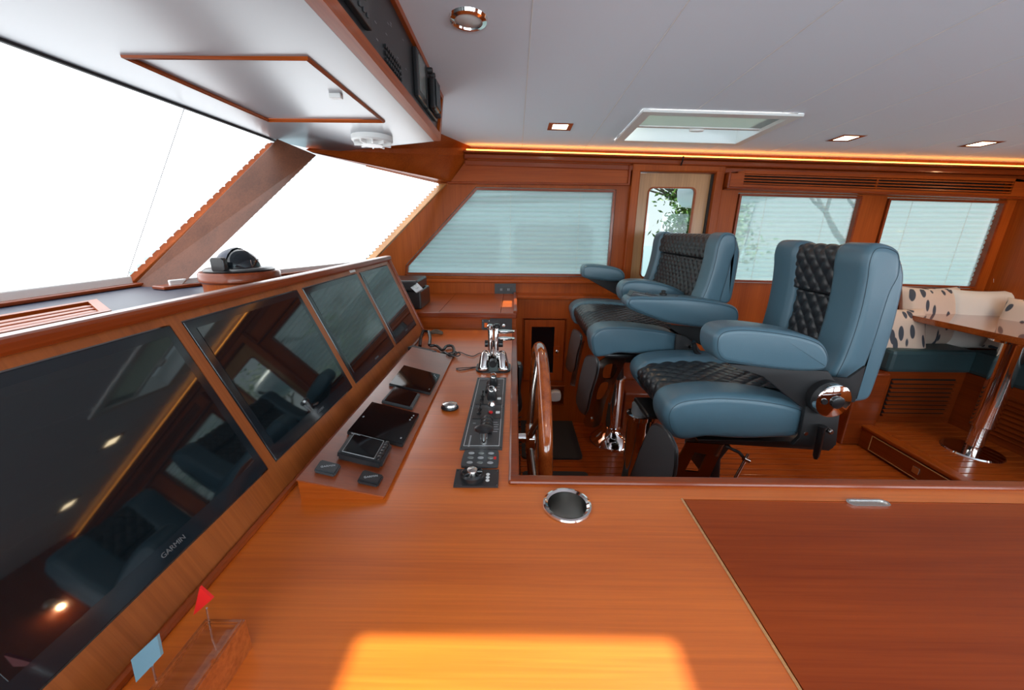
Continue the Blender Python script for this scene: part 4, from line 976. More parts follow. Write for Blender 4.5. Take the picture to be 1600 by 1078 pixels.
# end face of the console
MB().plate([V((OX, E0.y, HDZ)), V((E2.x, E2.y, HDZ)), cpt(-.62, 1.95), V((OX, oe1.y, zt(oe1.y)))], (.0, -.004, 0)).build('end_face', 'wood_x', oc)
XP = OX - .012
def eq(pts): return [at(x, y, 'x', XP) for x, y in zz(pts, 3.593, 480, 0)]
def radio(label, pts, disp=None, hand=None, knobs=()):
    q = eq(pts); cy = sum(p.y for p in q) / 4; cz = sum(p.z for p in q) / 4
    y0, y1 = min(p.y for p in q), max(p.y for p in q); z0, z1 = min(p.z for p in q), max(p.z for p in q)
    t = thing('marine_radio', label, 'radio', (XP, cy, cz), 'radios in the overhead console')
    MB().box(XP, XP + .016, y0, y1, z0, z1, .003).build('face', 'black', t)
    def rel(u0, u1, v0, v1): return lerp(y0, y1, u0), lerp(y0, y1, u1), lerp(z0, z1, v0), lerp(z0, z1, v1)
    if disp: a, b, c, d = rel(*disp); MB().box(XP + .016, XP + .018, a, b, c, d).build('display', 'lcd', t)
    if hand:
        a, b, c, d = rel(*hand); h = MB().box(XP + .016, XP + .040, a, b, c, d, .008).build('handset', 'black', t)
        for k in range(5): yy = lerp(a, b, (k + .5) / 5); MB().box(XP + .040, XP + .043, yy - (b - a) * .06, yy + (b - a) * .06, c + .006, d - .006, .001).build('rib', 'panel_grey', h)
    for u, v in knobs:
        yy, zz_ = lerp(y0, y1, u), lerp(z0, z1, v); MB().lathe([(.009, 0), (.009, .012), (.007, .015)], (XP + .016, yy, zz_), (1, 0, 0), 16).build('knob', 'black_matt', t)
def yz(px_, py_): p = at(480 + px_ / 3.593, py_ / 3.593, 'x', XP); return p.y, p.z
def radio2(label, ya_, yb_, z0, z1, **k):
    pts = None
    t = thing('marine_radio', label, 'radio', (XP, (ya_ + yb_) / 2, z0), 'radios in the overhead console')
    MB().box(XP, XP + .014, ya_, yb_, z0, z1, .003).build('face', 'black', t)
    if 'disp' in k:
        u0, u1, v0, v1 = k['disp']; MB().box(XP + .014, XP + .016, lerp(ya_, yb_, u0), lerp(ya_, yb_, u1), lerp(z0, z1, v0), lerp(z0, z1, v1)).build('display', 'lcd', t)
    if 'hand' in k:
        u0, u1, v0, v1 = k['hand']; a, b, c, d = lerp(ya_, yb_, u0), lerp(ya_, yb_, u1), lerp(z0, z1, v0), lerp(z0, z1, v1)
        h = MB().box(XP + .014, XP + .040, a, b, c, d, .009).build('handset', 'black', t)
        for j in range(5): yy = lerp(a, b, (j + .5) / 5); MB().box(XP + .040, XP + .043, yy - (b - a) * .06, yy + (b - a) * .06, c + .008, d - .008, .001).build('rib', 'panel_grey', h)
    for u, v in k.get('knobs', ()): MB().lathe([(.009, 0), (.009, .014), (.007, .017)], (XP + .014, lerp(ya_, yb_, u), lerp(z0, z1, v)), (1, 0, 0), 16).build('knob', 'black_matt', t)
    for u, v in k.get('btn', ()): MB().box(XP + .014, XP + .017, lerp(ya_, yb_, u) - .004, lerp(ya_, yb_, u) + .004, lerp(z0, z1, v) - .004, lerp(z0, z1, v) + .004, .001).build('button', 'panel_grey', t)
# measured stations on the panel
Yv = lambda px_, py_: at(480 + px_ / 3.593, py_ / 3.593, 'x', XP).y
zlo, zhi = HDZ + .045, zt(1.2) - .035
radio2('radio with ribbed hand microphone at the near end of the overhead console', .62, .98, zlo + .01, zhi, hand=(.30, .68, .12, .95), disp=(.74, .92, .30, .95), btn=[(.80, .12), (.86, .12), (.92, .12)])
radio2('black display unit in the middle of the overhead console', Yv(590, 330), Yv(640, 480) + .02, zlo + .01, zhi - .0, disp=(.2, .8, .15, .9))
radio2('square grey display with three buttons in the overhead console', Yv(655, 430) + .03, Yv(655, 430) + .14, zlo + .02, zhi - .01, disp=(.15, .85, .35, .92), btn=[(.25, .15), (.5, .15), (.75, .15)])
radio2('radio with microphone and knobs at the far end of the overhead console', 1.53, 1.70, zlo + .01, zhi, hand=(.10, .55, .05, .80), disp=(.62, .95, .35, .92), knobs=[(.12, .92), (.4, .92), (.7, .12), (.9, .12)])
bk = thing('breaker_rows', 'rows of tiny breakers on the equipment panel of the overhead console', 'switch', (XP, 1.1, HDZ + .06))
for i in range(9):
    for j in range(3):
        MB().box(XP, XP + .005, 1.10 + i * .016, 1.108 + i * .016, HDZ + .045 + j * .014, HDZ + .052 + j * .014).build('breaker', 'black', bk)
mm = MB()
for i in range(26):
    yy = random.choice([.35 + random.random() * .28, 1.02 + random.random() * .3]); zz_ = HDZ + .06 + random.random() * .12; mm.box(XP, XP + .0006, yy, yy + .012, zz_, zz_ + .0016)
mm.build('legend_marks', 'print_grey', bk, kind='stuff')
# smoke detector
sd = at(582, 222, 'z', HDZ - .02); t = thing('smoke_detector', 'round white smoke detector under the overhead console', 'smoke detector', (sd.x, sd.y, HDZ))
R_ = 31 / FPX * (V((sd.x, sd.y, HDZ - CAMZ)).dot(FW))
MB().lathe([(R_, 0), (R_, -.016), (R_ * .93, -.022)], (sd.x, sd.y, HDZ), n=40).build('base', 'plastic_white', t)
MB().lathe([(R_ * .55, -.022), (R_ * .5, -.034), (R_ * .2, -.036)], (sd.x, sd.y, HDZ), n=32).build('sensor', 'plastic_white', t)
for k in range(10):
    a = 2 * PI * k / 10; d = V((math.cos(a), math.sin(a), 0)); n_ = V((-d.y, d.x, 0)); c = V((sd.x, sd.y, HDZ - .032))
    MB().obox((c + d * R_ * .5 - n_ * .003, d * R_ * .42, n_ * .006, V((0, 0, .010)))).build('fin', 'plastic_white', t)

# ================================================================== STEERING WHEEL
wx = at(845, 560, 'y', 1.22).x; WYc = 1.22; WR = .33
# wheel centre: rim top visible at (845, 548)
wt = at(845, 549, 'y', WYc); WZc = wt.z - WR
wh = thing('steering_wheel', 'varnished wooden steering wheel seen edge-on beside the dash', 'steering wheel', (wt.x, WYc, WZc))
MB().tube([V((wt.x, WYc + WR * math.cos(a), WZc + WR * math.sin(a))) for a in [2 * PI * k / 72 for k in range(72)]], .020, 16, True).build('rim', 'wood_wheel', wh)
for k in range(6):
    a = 2 * PI * k / 6 + .3; d = V((0, math.cos(a), math.sin(a)))
    MB().tube([V((wt.x - .03, WYc, WZc)) + d * .05, V((wt.x - .02, WYc, WZc)) + d * .18, V((wt.x, WYc, WZc)) + d * (WR - .01)], [.013, .010, .009], 10).build('spoke', 'steel_dark', wh)
MB().lathe([(.05, 0), (.06, .012), (.055, .03), (.02, .04)], (wt.x - .045, WYc, WZc), (1, 0, 0), 32).build('hub', 'chrome', wh)
MB().cyl((DXE, WYc, WZc), (wt.x - .04, WYc, WZc), .018, None, 20).build('shaft', 'chrome', wh)
# black handset on the cockpit side of the dash
hp = at(815, 640, 'y', 1.5); t = thing('wall_handset', 'black handset with a coiled lead on the cockpit side of the dash', 'handset', (DXE, 1.62, .75))
MB().puff(smoothline([(DXE + .012, .66), (DXE + .010, .86), (DXE + .028, .885), (DXE + .042, .86), (DXE + .034, .76), (DXE + .042, .68), (DXE + .028, .65)], 4), 1.56, 1.62, .012).build('handset', 'black', t)
MB().box(DXE, DXE + .014, 1.55, 1.63, .70, .84, .003).build('cradle', 'black_matt', t)
MB().tube([V((DXE + .03 + .008 * math.cos(k * .9), 1.55 + .008 * math.sin(k * .9), .64 - k * .0035)) for k in range(110)], .0025, 5).build('coiled_lead', 'black', t)
# mats
MA = [at(x, y, 'z', FZ + .008) for x, y in ((911, 717), (892, 653))]
t = tag(MB().plate([V((a, b, FZ)) for a, b in roundrect(.06, MA[0].x, 1.98 if False else MA[0].y, MA[1].y - .02, .03)], (0, 0, .014)).build('floor_mat', 'rubber_mat'), 'black ribbed rubber mat on the sole by the locker door', 'mat', 'rubber mats')
t = tag(MB().plate([V((a, b, FZ)) for a, b in roundrect(.06, MA[0].x + .0, MA[0].y - .78, MA[0].y - .14, .03)], (0, 0, .014)).build('floor_mat', 'rubber_mat'), 'black ribbed rubber mat on the sole nearer the desk', 'mat', 'rubber mats')

# ================================================================== HELM CHAIRS
def quilt(path, y0, y1, du, dv, amp, res=.0045, back=.03):
    "diamond-stitched pad following an (x, z) path; normals point to the left of travel"
    P = [V((a, b, 0)) for a, b in path]; S = [0]
    for a, b in zip(P, P[1:]): S.append(S[-1] + (b - a).length)
    L = S[-1]; n = max(4, int(L / res)); m = max(4, int((y1 - y0) / res)); rows = []
    for i in range(n + 1):
        s = L * i / n; k = 0
        while k < len(S) - 2 and S[k + 1] < s: k += 1
        t = (s - S[k]) / max(S[k + 1] - S[k], 1e-9); p = lerp(P[k], P[k + 1], t)
        s2 = min(L, s + .006); s1 = max(0, s - .006)
        def pt(ss):
            k = 0
            while k < len(S) - 2 and S[k + 1] < ss: k += 1
            return lerp(P[k], P[k + 1], (ss - S[k]) / max(S[k + 1] - S[k], 1e-9))
        d = (pt(s2) - pt(s1)).normalized(); nn = V((-d.y, d.x, 0)); row = []
        e = min(1, min(s, L - s) / .012); e = math.sqrt(max(0, 1 - (1 - e) ** 2))
        for j in range(m + 1):
            y = lerp(y0, y1, j / m); u = s / dv + y / du; v = s / dv - y / du
            h = amp * (abs(math.sin(PI * u)) * abs(math.sin(PI * v))) ** .42 - (1 - e) * back * .5
            row.append(V((p.x + nn.x * h, y, p.y + nn.y * h)))
        rows.append(row)
    return MB().sheet(rows)
def insp(out, d):
    "offset closed (x, z) outline inwards"
    m = len(out); area = sum(out[i][0] * out[(i + 1) % m][1] - out[(i + 1) % m][0] * out[i][1] for i in range(m)); sg = 1 if area > 0 else -1; r = []
    for i in range(m):
        a = out[i - 1]; b = out[(i + 1) % m]; e = V((b[0] - a[0], b[1] - a[1], 0)).normalized(); r.append((out[i][0] - e.y * sg * d, out[i][1] + e.x * sg * d))
    return r
def seam(out, y, d, name, par, r=.0011, sgn=1):
    o = insp(out, d * .5); MB().tube([V((a, y, b)) for a, b in o], r, 5, True).build(name, 'thread', par)
def xz(pts, Y): return [(p.x, p.z) for p in (at(x, y, 'y', Y) for x, y in pts)]
def shiftxz(o, dx, dz=0): return [(a + dx, b + dz) for a, b in o]

def bolster(out, y0, y1, r, par, name='bolster', near=True, m='blue_leather'):
    o = smoothline(out, 4); b = MB().puff(o, y0, y1, r, 5).build(name, m, par)
    seam(o, (y0 + r * .134) if near else (y1 - r * .134), r, 'stitch', b); return b
def stretch(o, f): xf = min(a for a, b in o); return [(xf + (a - xf) * f, b) for a, b in o]
def chair(name, label, loc, c):
    t = thing(name, label, 'chair', loc)
    Y0, Y1, wy = c['Y0'], c['Y1'], c['wy']
    so_ = xz(c['seat'], Y0); bolster(so_, Y0, Y0 + wy, c['sr'], t, 'seat_bolster'); bolster(shiftxz(stretch(so_, c['ext']), c['fdx']), Y1 - wy, Y1, c['sr'], t, 'seat_bolster', False)
    sm = smoothline(shiftxz(stretch(so_, c['ext']), c['fdx'] / 2), 6); k = c['npath'] * 6; path = insp(sm, .020)[c.get('p0', 0) * 6:k + 1]
    quilt(path[::-1] if c.get('flip') else path, Y0 + wy - .02, Y1 - wy + .02, c['du'], c['dv'], .007).build('seat_quilt', 'black_leather', t)
    MB().puff(insp(sm, .030), Y0 + wy - .02, Y1 - wy + .02, .004, 1).build('seat_core', 'black_leather', t)
    # backrest
    B0_, B1_, bw = c['B0'], c['B1'], c['bw']
    bo = xz(c['wing'], B0_); bolster(bo, B0_, B0_ + bw, c.get('br', .028), t, 'back_wing'); bolster(bo, B1_ - bw, B1_, c.get('br', .028), t, 'back_wing', False)
    sb = smoothline(bo, 6)
    for (i0, i1), dd in zip(c['bq'], (.030, .016)):
        pth = insp(sb, dd)[i0 * 6:i1 * 6 + 1]
        quilt(pth, B0_ + bw - .03, B1_ - bw + .03, c['du'], c['dv'], .008).build('back_quilt', 'black_leather', t)
    MB().puff(insp(sb, .042), B0_ + bw - .03, B1_ - bw + .03, .004, 1).build('back_core', 'black_leather', t)
    sh_ = smoothline(xz(c['shell'], B0_), 4); MB().puff(sh_, B0_ + .008, B1_ - .008, .022, 4).build('back_shell', 'blue_leather', t)
    # arms
    for pts, ya, yb, nm in c['arms']:
        bolster(xz(pts, ya), ya, yb, .021, t, nm)
    for pts, ya, yb, m_, nm in c['plates']:
        MB().puff(xz(pts, ya), ya, yb, .003, 2).build(nm, m_, t)
    return t
z2 = lambda pts: zz(pts, 2.567, 960, 360)
z1 = lambda pts: zz(pts, 2.995, 780, 340)
c1 = dict(Y0=1.20, Y1=1.74, wy=.15, ext=1.28, sr=.032, fdx=.025, B0=1.25, B1=1.72, bw=.145, du=.055, dv=.066, npath=9, p0=0,
    seat=z2([(240, 838), (212, 800), (203, 750), (222, 705), (270, 676), (350, 664), (450, 660), (600, 672), (720, 695), (775, 722), (765, 790), (735, 835), (640, 842), (500, 845), (370, 838), (290, 850)]),
    wing=z2([(875, 600), (915, 510), (955, 400), (985, 290), (1002, 200), (1012, 125), (1035, 72), (1075, 52), (1130, 62), (1163, 95), (1160, 180), (1125, 250), (1095, 340), (1060, 450), (1020, 550), (975, 620), (920, 620)]),
    bq=((0, 3), (3, 8)),
    shell=z2([(1135, 92), (1168, 110), (1184, 180), (1172, 265), (1132, 420), (1065, 620), (1035, 682), (985, 697), (955, 690), (962, 600), (1010, 460), (1065, 270), (1100, 160)]),
    arms=[(z2([(403, 470), (410, 425), (445, 396), (520, 388), (620, 396), (740, 415), (830, 445), (866, 490), (868, 540), (840, 566), (760, 570), (650, 562), (520, 545), (440, 530), (412, 505)]), 1.17, 1.29, 'armrest')],
    plates=[(z2([(462, 536), (860, 566), (890, 610), (830, 690), (790, 730), (745, 705), (600, 590)]), 1.185, 1.197, 'black_matt', 'arm_bracket'),
            (z2([(768, 705), (905, 735), (890, 860), (860, 885), (715, 862), (745, 830)]), 1.18, 1.196, 'black_matt', 'hinge_bracket'),
            (z2([(860, 590), (940, 592), (1010, 545), (985, 640), (965, 690), (930, 690)]), 1.20, 1.21, 'black_matt', 'back_bracket'),
            (z2([(335, 838), (700, 845), (880, 868), (860, 884), (500, 862), (340, 852)]), 1.26, 1.68, 'black', 'slide_frame')])
t1 = chair('helm_chair', 'nearest blue leather helm chair with tall diamond-quilted back and round chrome hinge knob', (.62, 1.70, FZ), c1)
def kp(x, y, Y): return at(*z2([(x, y)])[0], 'y', Y)
kc = kp(880, 686, 1.14); kr = 70 / 2.567 / FPX * (kc - V((0, 0, CAMZ))).dot(FW)
kb = MB().lathe([(kr, 0), (kr, .030), (kr * .9, .034)], kc + V((0, .03, 0)) - V((0, 0, 0)), (0, -1, 0), 40).build('hinge_knob', 'chrome', t1)
MB().lathe([(kr * 1.04, 0), (kr * 1.04, .035)], kc + V((0, .055, 0)), (0, -1, 0), 40).build('hinge_housing', 'black_matt', kb)
MB().lathe([(kr * .36, 0), (kr * .36, .008), (kr * .3, .010)], kc + V((.006, -.004, 0)), (0, -1, 0), 24).build('knob_cap', 'black', kb)
MB().lathe([(kr * .17, 0), (kr * .17, .006)], kc + V((-.036, -.004, .002)), (0, -1, 0), 16).build('lock_button', 'black', kb)
a, b = kp(835, 785, 1.16), kp(806, 915, 1.16)
MB().tube([a, lerp(a, b, .1), lerp(a, b, .9), b], [.014, .011, .010, .006], 12).build('recline_lever', 'black', t1)
a = kp(860, 803, 1.16); MB().lathe([(.009, 0), (.009, .02), (.006, .024)], a + V((0, .01, 0)), (0, -1, 0), 14).build('bolt', 'brushed', t1)
a = kp(770, 816, 1.178); MB().lathe([(.008, 0), (.007, .003)], a + V((0, .003, 0)), (0, -1, 0), 12).build('bolt', 'brushed', t1)
MB().tube(smoothline([tuple(kp(x, y, 1.66)) for x, y in ((318, 452), (330, 490), (370, 515), (430, 528), (480, 545))], 4, False), .011, 10).build('far_arm_loop', 'black', t1)
pl_ = [kp(x, y, 1.26) for x, y in ((292, 850), (442, 860), (372, 1010), (205, 1010))]; hl = [kp(x, y, 1.26) for x, y in ((322, 890), (374, 900), (338, 970), (283, 965))]
MB().plate(pl_, (0, .008, 0), [hl]).build('footrest_plate', 'steel_dark', t1)
MB().plate([p + V((0, .36, 0)) for p in pl_], (0, .008, 0), [[p + V((0, .36, 0)) for p in hl]]).build('footrest_plate', 'steel_dark', t1)
MB().puff(xz(z2([(410, 860), (470, 868), (430, 920), (425, 1020), (385, 1020), (390, 940)]), 1.34), 1.34, 1.60, .01).build('seat_riser', 'black', t1)
pd = smoothline([tuple(at(*p, 'x', .47)) for p in z2([(150, 782), (195, 795), (230, 850), (240, 905), (210, 1010), (65, 1010), (85, 930), (115, 850)])], 3)
MB().plate([V(p) for p in pd], (.012, 0, 0)).build('foot_pad', 'slate_pad', t1)
MB().tube([V(p) + V((.004, 0, 0)) for p in pd], .005, 6, True).build('pad_rim', 'black', t1)
MB().tube([kp(445, 865, 1.24), kp(500, 890, 1.22), kp(530, 925, 1.20)], .006, 8).build('height_lever', 'black', t1)
a, b = kp(538, 895, 1.19), kp(485, 992, 1.19); h = MB().tube([a, b], [.005, .006], 10).build('tee_handle', 'chrome', t1)
MB().tube([kp(518, 915, 1.19), kp(540, 925, 1.19)], .008, 10).build('knuckle', 'steel_dark', t1)
# pedestal
p1x = at(1003, 620, 'y', 1.55).x
MB().lathe([(.175, FZ), (.170, FZ + .012), (.10, FZ + .06), (.062, FZ + .085), (.058, FZ + .10)], (p1x, 1.55, 0), n=48).build('pedestal_base', 'chrome', t1)
zc1 = at(1003, 644, 'y', 1.55).z
MB().lathe([(.052, FZ + .08), (.052, zc1 - .03), (.058, zc1 - .025), (.058, zc1 - .005), (.045, zc1)], (p1x, 1.55, 0), n=32).build('pedestal', 'chrome', t1)
MB().lathe([(.038, .44), (.038, .71)], (p1x, 1.55, 0), n=32).build('piston', 'piston_grey', t1)
MB().box(p1x - .02, p1x + .30, 1.42, 1.60, .70, .725, .01).build('seat_carrier', 'black', t1)

Yc2 = 1.76
c2 = dict(Y0=Yc2, Y1=2.575, wy=.14, ext=1.22, sr=.017, fdx=.0, B0=1.78, B1=2.62, bw=.12, br=.018, du=.050, dv=.046, npath=9, p0=0,
    seat=z1([(450, 652), (435, 610), (432, 565), (452, 535), (490, 516), (560, 512), (640, 516), (740, 528), (805, 540), (838, 556), (838, 600), (822, 640), (740, 640), (640, 640), (560, 636), (500, 650)]),
    wing=z1([(930, 415), (958, 350), (985, 275), (1005, 200), (1020, 130), (1040, 86), (1065, 70), (1095, 72), (1114, 90), (1115, 150), (1095, 200), (1075, 280), (1050, 360), (1030, 420), (980, 430)]),
    bq=((0, 3), (3, 7)),
    shell=z1([(1098, 82), (1120, 96), (1136, 150), (1134, 200), (1112, 320), (1090, 396), (1040, 410), (1022, 370), (1048, 240), (1075, 150)]),
    arms=[(z1([(598, 410), (606, 380), (640, 370), (740, 372), (860, 374), (990, 388), (1085, 408), (1122, 432), (1127, 475), (1105, 515), (1030, 524), (920, 515), (800, 497), (700, 465), (625, 435)]), 1.71, 1.82, 'armrest'),
          (z1([(566, 360), (572, 320), (605, 296), (680, 294), (780, 312), (850, 340), (890, 372), (880, 410), (760, 412), (640, 404), (585, 395)]), 2.0, 2.10, 'armrest'),
          (z1([(388, 258), (396, 228), (430, 219), (500, 226), (560, 238), (588, 262), (586, 292), (540, 300), (460, 292), (400, 282)]), 2.47, 2.57, 'armrest')],
    plates=[(z1([(780, 500), (1040, 524), (1020, 590), (1000, 625), (930, 590), (850, 552)]), 1.80, 1.812, 'black_matt', 'arm_bracket'),
            (z1([(830, 545), (880, 560), (925, 600), (925, 655), (820, 655)]), 1.72, 1.735, 'black_matt', 'hinge_bracket'),
            (z1([(412, 285), (585, 298), (640, 380), (560, 368)]), 2.50, 2.512, 'black_matt', 'arm_bracket'),
            (z1([(480, 640), (830, 642), (830, 660), (500, 656)]), 1.84, 2.50, 'black', 'slide_frame')])
t2 = chair('helm_bench', 'wide blue leather helm bench with three armrests, farther of the two helm seats', (.66, 2.3, FZ), c2)
def k1(x, y, Y): return at(*z1([(x, y)])[0], 'y', Y)
jy = 1.735
jp = MB().puff(xz(z1([(615, 365), (630, 347), (680, 358), (750, 368), (842, 380), (845, 394), (760, 388), (630, 376)]), jy), jy, jy + .06, .003).build('control_pod', 'black', t2)
jk = k1(767, 362, jy + .03); MB().lathe([(.016, 0), (.016, .010), (.009, .012), (.010, .022), (.006, .024)], jk + V((0, 0, -.002)), (0, 0, 1), 20).build('joystick', 'black_matt', jp)
for x in (690, 830): MB().cyl(k1(x, 376 if x > 800 else 362, jy + .01), k1(x, 370 if x > 800 else 356, jy + .01) + V((0, 0, .004)), .006, None, 12).build('button', 'panel_grey', jp)
a = k1(893, 605, 1.70); MB().cyl(a, a + V((0, .03, 0)), .008, None, 14).build('bolt', 'chrome', t2)
a = k1(850, 628, 1.715); MB().cyl(a, a + V((0, .01, 0)), .006, None, 12).build('bolt', 'chrome', t2)
MB().tube(smoothline([tuple(k1(x, y, 1.75)) for x, y in ((905, 580), (925, 620), (960, 650), (1010, 665), (1080, 700))], 4, False), .012, 10).build('cable_loop', 'blue_dark', t2)
pl_ = smoothline([tuple(k1(x, y, 1.88)) for x, y in ((455, 700), (492, 658), (560, 648), (592, 668), (530, 790), (492, 880), (468, 972), (402, 975), (405, 925), (432, 800))], 3)
h1 = smoothline([tuple(k1(x, y, 1.88)) for x, y in ((500, 690), (538, 685), (552, 700), (530, 748), (490, 752), (486, 720))], 3)
h2 = smoothline([tuple(k1(x, y, 1.88)) for x, y in ((480, 775), (510, 772), (505, 810), (478, 850), (455, 850), (462, 810))], 3)
MB().plate([V(p) for p in pl_], (0, .010, 0), [[V(p) for p in h1], [V(p) for p in h2]]).build('footrest_plate', 'steel_dark', t2)
MB().cyl(k1(436, 948, 1.87), k1(436, 948, 1.87) + V((0, .01, 0)), .009, None, 12).build('bolt', 'chrome', t2)
pl_ = [k1(x, y, 2.34) for x, y in ((375, 600), (400, 575), (385, 640), (362, 740), (355, 790), (332, 785), (345, 700))]
MB().plate(pl_, (0, .010, 0)).build('footrest_plate', 'steel_dark', t2)
for pts, xx in (([(405, 652), (440, 650), (456, 675), (452, 730), (425, 820), (398, 920), (360, 865), (368, 790), (385, 710)], .36), ([(345, 525), (372, 540), (380, 570), (362, 640), (345, 720), (312, 700), (318, 640), (330, 575)], .36)):
    pd = smoothline([tuple(at(*p, 'x', xx)) for p in z1(pts)], 3)
    MB().plate([V(p) for p in pd], (.012, 0, 0)).build('foot_pad', 'slate_pad', t2)
    MB().tube([V(p) + V((.004, 0, 0)) for p in pd], .005, 6, True).build('pad_rim', 'black', t2)
p2 = at(962, 610, 'y', 2.36); p2x = p2.x
MB().lathe([(.150, FZ), (.146, FZ + .012), (.10, FZ + .05), (.066, FZ + .085), (.060, FZ + .11)], (p2x, 2.36, 0), n=48).build('pedestal_base', 'chrome', t2)
MB().lathe([(.053, FZ + .1), (.053, .50), (.058, .505), (.058, .52), (.045, .525)], (p2x, 2.36, 0), n=32).build('pedestal', 'chrome', t2)
MB().lathe([(.045, .51), (.036, .60), (.036, .78)], (p2x, 2.36, 0), n=32).build('piston', 'black', t2)
MB().box(p2x - .12, p2x + .22, 1.95, 2.45, .76, .80, .01).build('seat_carrier', 'black', t2)

# ================================================================== DINETTE
SY = 2.36
z3 = lambda pts: zz(pts, 2.993, 1320, 400)
st0 = at(1392, 547, 'y', SY); stz = st0.z; sb_ = at(1390, 582, 'y', SY).z
se = thing('settee', 'built-in wooden settee with a teal leather seat and louvred base', 'settee', (2.6, SY, PZ))
XS = 2.46; XL = 3.0
MB().box(XS, XL + .02, SY + .02, W, PZ, sb_).build('base', 'wood_red', se)
MB().box(XS - .01, XL, SY - .01, W, sb_, stz, .025).build('seat_cushion', 'settee_leather', se)
MB().box(XL, XA - .004, 1.2, W - .004, PZ, sb_ - .0).build('base', 'wood_red_y', se)
MB().box(XL - .02, XA - .004, 1.2, SY + .05, sb_, stz, .025).build('seat_cushion', 'settee_leather', se)
z_lo, z_hi = PZ + .05, sb_ - .05
MB().box(XS + .06, XL - .06, SY + .014, SY + .021, z_lo, z_hi).build('louvre_back', 'void', se)
for k in range(9):
    zc = lerp(z_lo, z_hi, (k + .5) / 9)
    MB().obox((V((XS + .06, SY + .0, zc - .012)), V((XL - XS - .12, 0, 0)), V((0, .018, .012)), V((0, -.003, .006)))).build('louvre', 'wood_red', se)
    MB().obox((V((XL + .0 - .016, 1.3, zc - .012)), V((0, .95, 0)), V((.018, 0, .012)), V((-.003, 0, .006)))).build('louvre', 'wood_red_y', se)
struct(MB().box(2.26, XS, SY - .03, W, FZ, sb_ + .0, .01).build('trim_18', 'wood_red'))
def pillow(name, lab, c, xd, up, w, h, th, m):
    t = tag(None, '', '') if False else None
    xd = V(xd).normalized(); up = V(up).normalized(); n_ = xd.cross(up).normalized(); up = n_.cross(xd); mb = MB()
    for s in (1, -1):
        rows = []
        for i in range(21):
            u = -1 + 2 * i / 20; row = []
            for j in range(21):
                v = -1 + 2 * j / 20; pin_ = 1 - .07 * (1 - abs(u) ** 2) * abs(v) ** 6; pin2 = 1 - .07 * (1 - v * v) * abs(u) ** 6
                hh_ = th / 2 * (max(0, (1 - u ** 4) * (1 - v ** 4))) ** .55 * (1 + .05 * math.sin(5 * u + 3 * v))
                row.append(V(c) + xd * (u * w / 2 * pin2) + up * (v * h / 2 * pin_) + n_ * s * hh_)
            rows.append(row)
        mb.sheet(rows if s > 0 else rows[::-1])
    bmesh.ops.remove_doubles(mb.bm, verts=mb.bm.verts, dist=1e-5)
    return tag(mb.build(name, m), lab, 'cushion', 'cushions on the settee')
def pc3(x, y, Y): return at(*z3([(x, y)])[0], 'y', Y)
pillow('throw_cushion', 'leaf-print cushion at the left end of the settee, half behind the near helm chair', pc3(235, 365, 2.50), (1, -.1, 0), (.05, .35, 1), .36, .36, .13, 'cushion_leaf')
pillow('throw_cushion', 'leaf-print cushion in the middle of the settee below the window', pc3(395, 285, 2.60), (1, .05, 0), (.05, .25, 1), .42, .42, .13, 'cushion_leaf')
pillow('throw_cushion', 'plain off-white cushion standing on the settee behind the table', pc3(640, 300, 2.56), (1, -.05, 0), (.02, .25, 1), .46, .42, .14, 'cushion_white')
pillow('throw_cushion', 'off-white cushion at the right edge of the photo, in the settee corner', pc3(850, 250, 2.60), (1, -.25, 0), (.0, .2, 1), .42, .40, .14, 'cushion_white')
pillow('throw_cushion', 'leaf-print cushion low at the right edge of the photo, behind the table leg', V((3.2, 2.28, stz + .17)), (.3, -1, 0), (.25, .0, 1), .36, .34, .13, 'cushion_leaf')
TZ_ = .93
ta = at(1410, 497, 'z', TZ_ - .03); tb_ = at(1600, 538, 'z', TZ_ - .03)
tl = thing('dinette_table', 'glossy varnished wooden dinette table on a chrome pedestal', 'table', (2.76, 2.03, PZ))
tx = (ta.x + tb_.x) / 2; 
tp = smoothline([(tx + .0, ta.y), (tx + .02, ta.y + .015), (tx + .60, ta.y + .02), (tx + .62, ta.y), (tx + .62, 1.45), (tx + .60, 1.43), (tx + .02, 1.43), (tx, 1.45)], 2)
tm = MB().plate([V((a, b, TZ_ - .035)) for a, b in [(ta.x, ta.y), (ta.x + .03, ta.y + .02), (ta.x + .58, ta.y + .02), (ta.x + .60, ta.y), (ta.x + .66, 1.42), (tb_.x + .03, 1.42), (tb_.x, 1.45)]], (0, 0, .035))
bmesh.ops.bevel(tm.bm, geom=[e for e in tm.bm.edges if len(e.link_faces) == 2 and e.calc_face_angle(0) > .8], offset=.006, segments=2, affect='EDGES')
tm.build('tabletop', 'wood_gloss', tl)
tpx, tpy = 2.765, 2.03
MB().lathe([(.135, PZ), (.13, PZ + .008), (.055, PZ + .012)], (tpx, tpy, 0), n=48).build('flange', 'chrome', tl)
MB().lathe([(.038, PZ), (.038, .36), (.052, .37), (.052, TZ_ - .036)], (tpx, tpy, 0), n=32).build('pedestal', 'chrome', tl)
MB().lathe([(.10, TZ_ - .05), (.10, TZ_ - .036)], (tpx, tpy, 0), n=32).build('top_plate', 'chrome', tl)
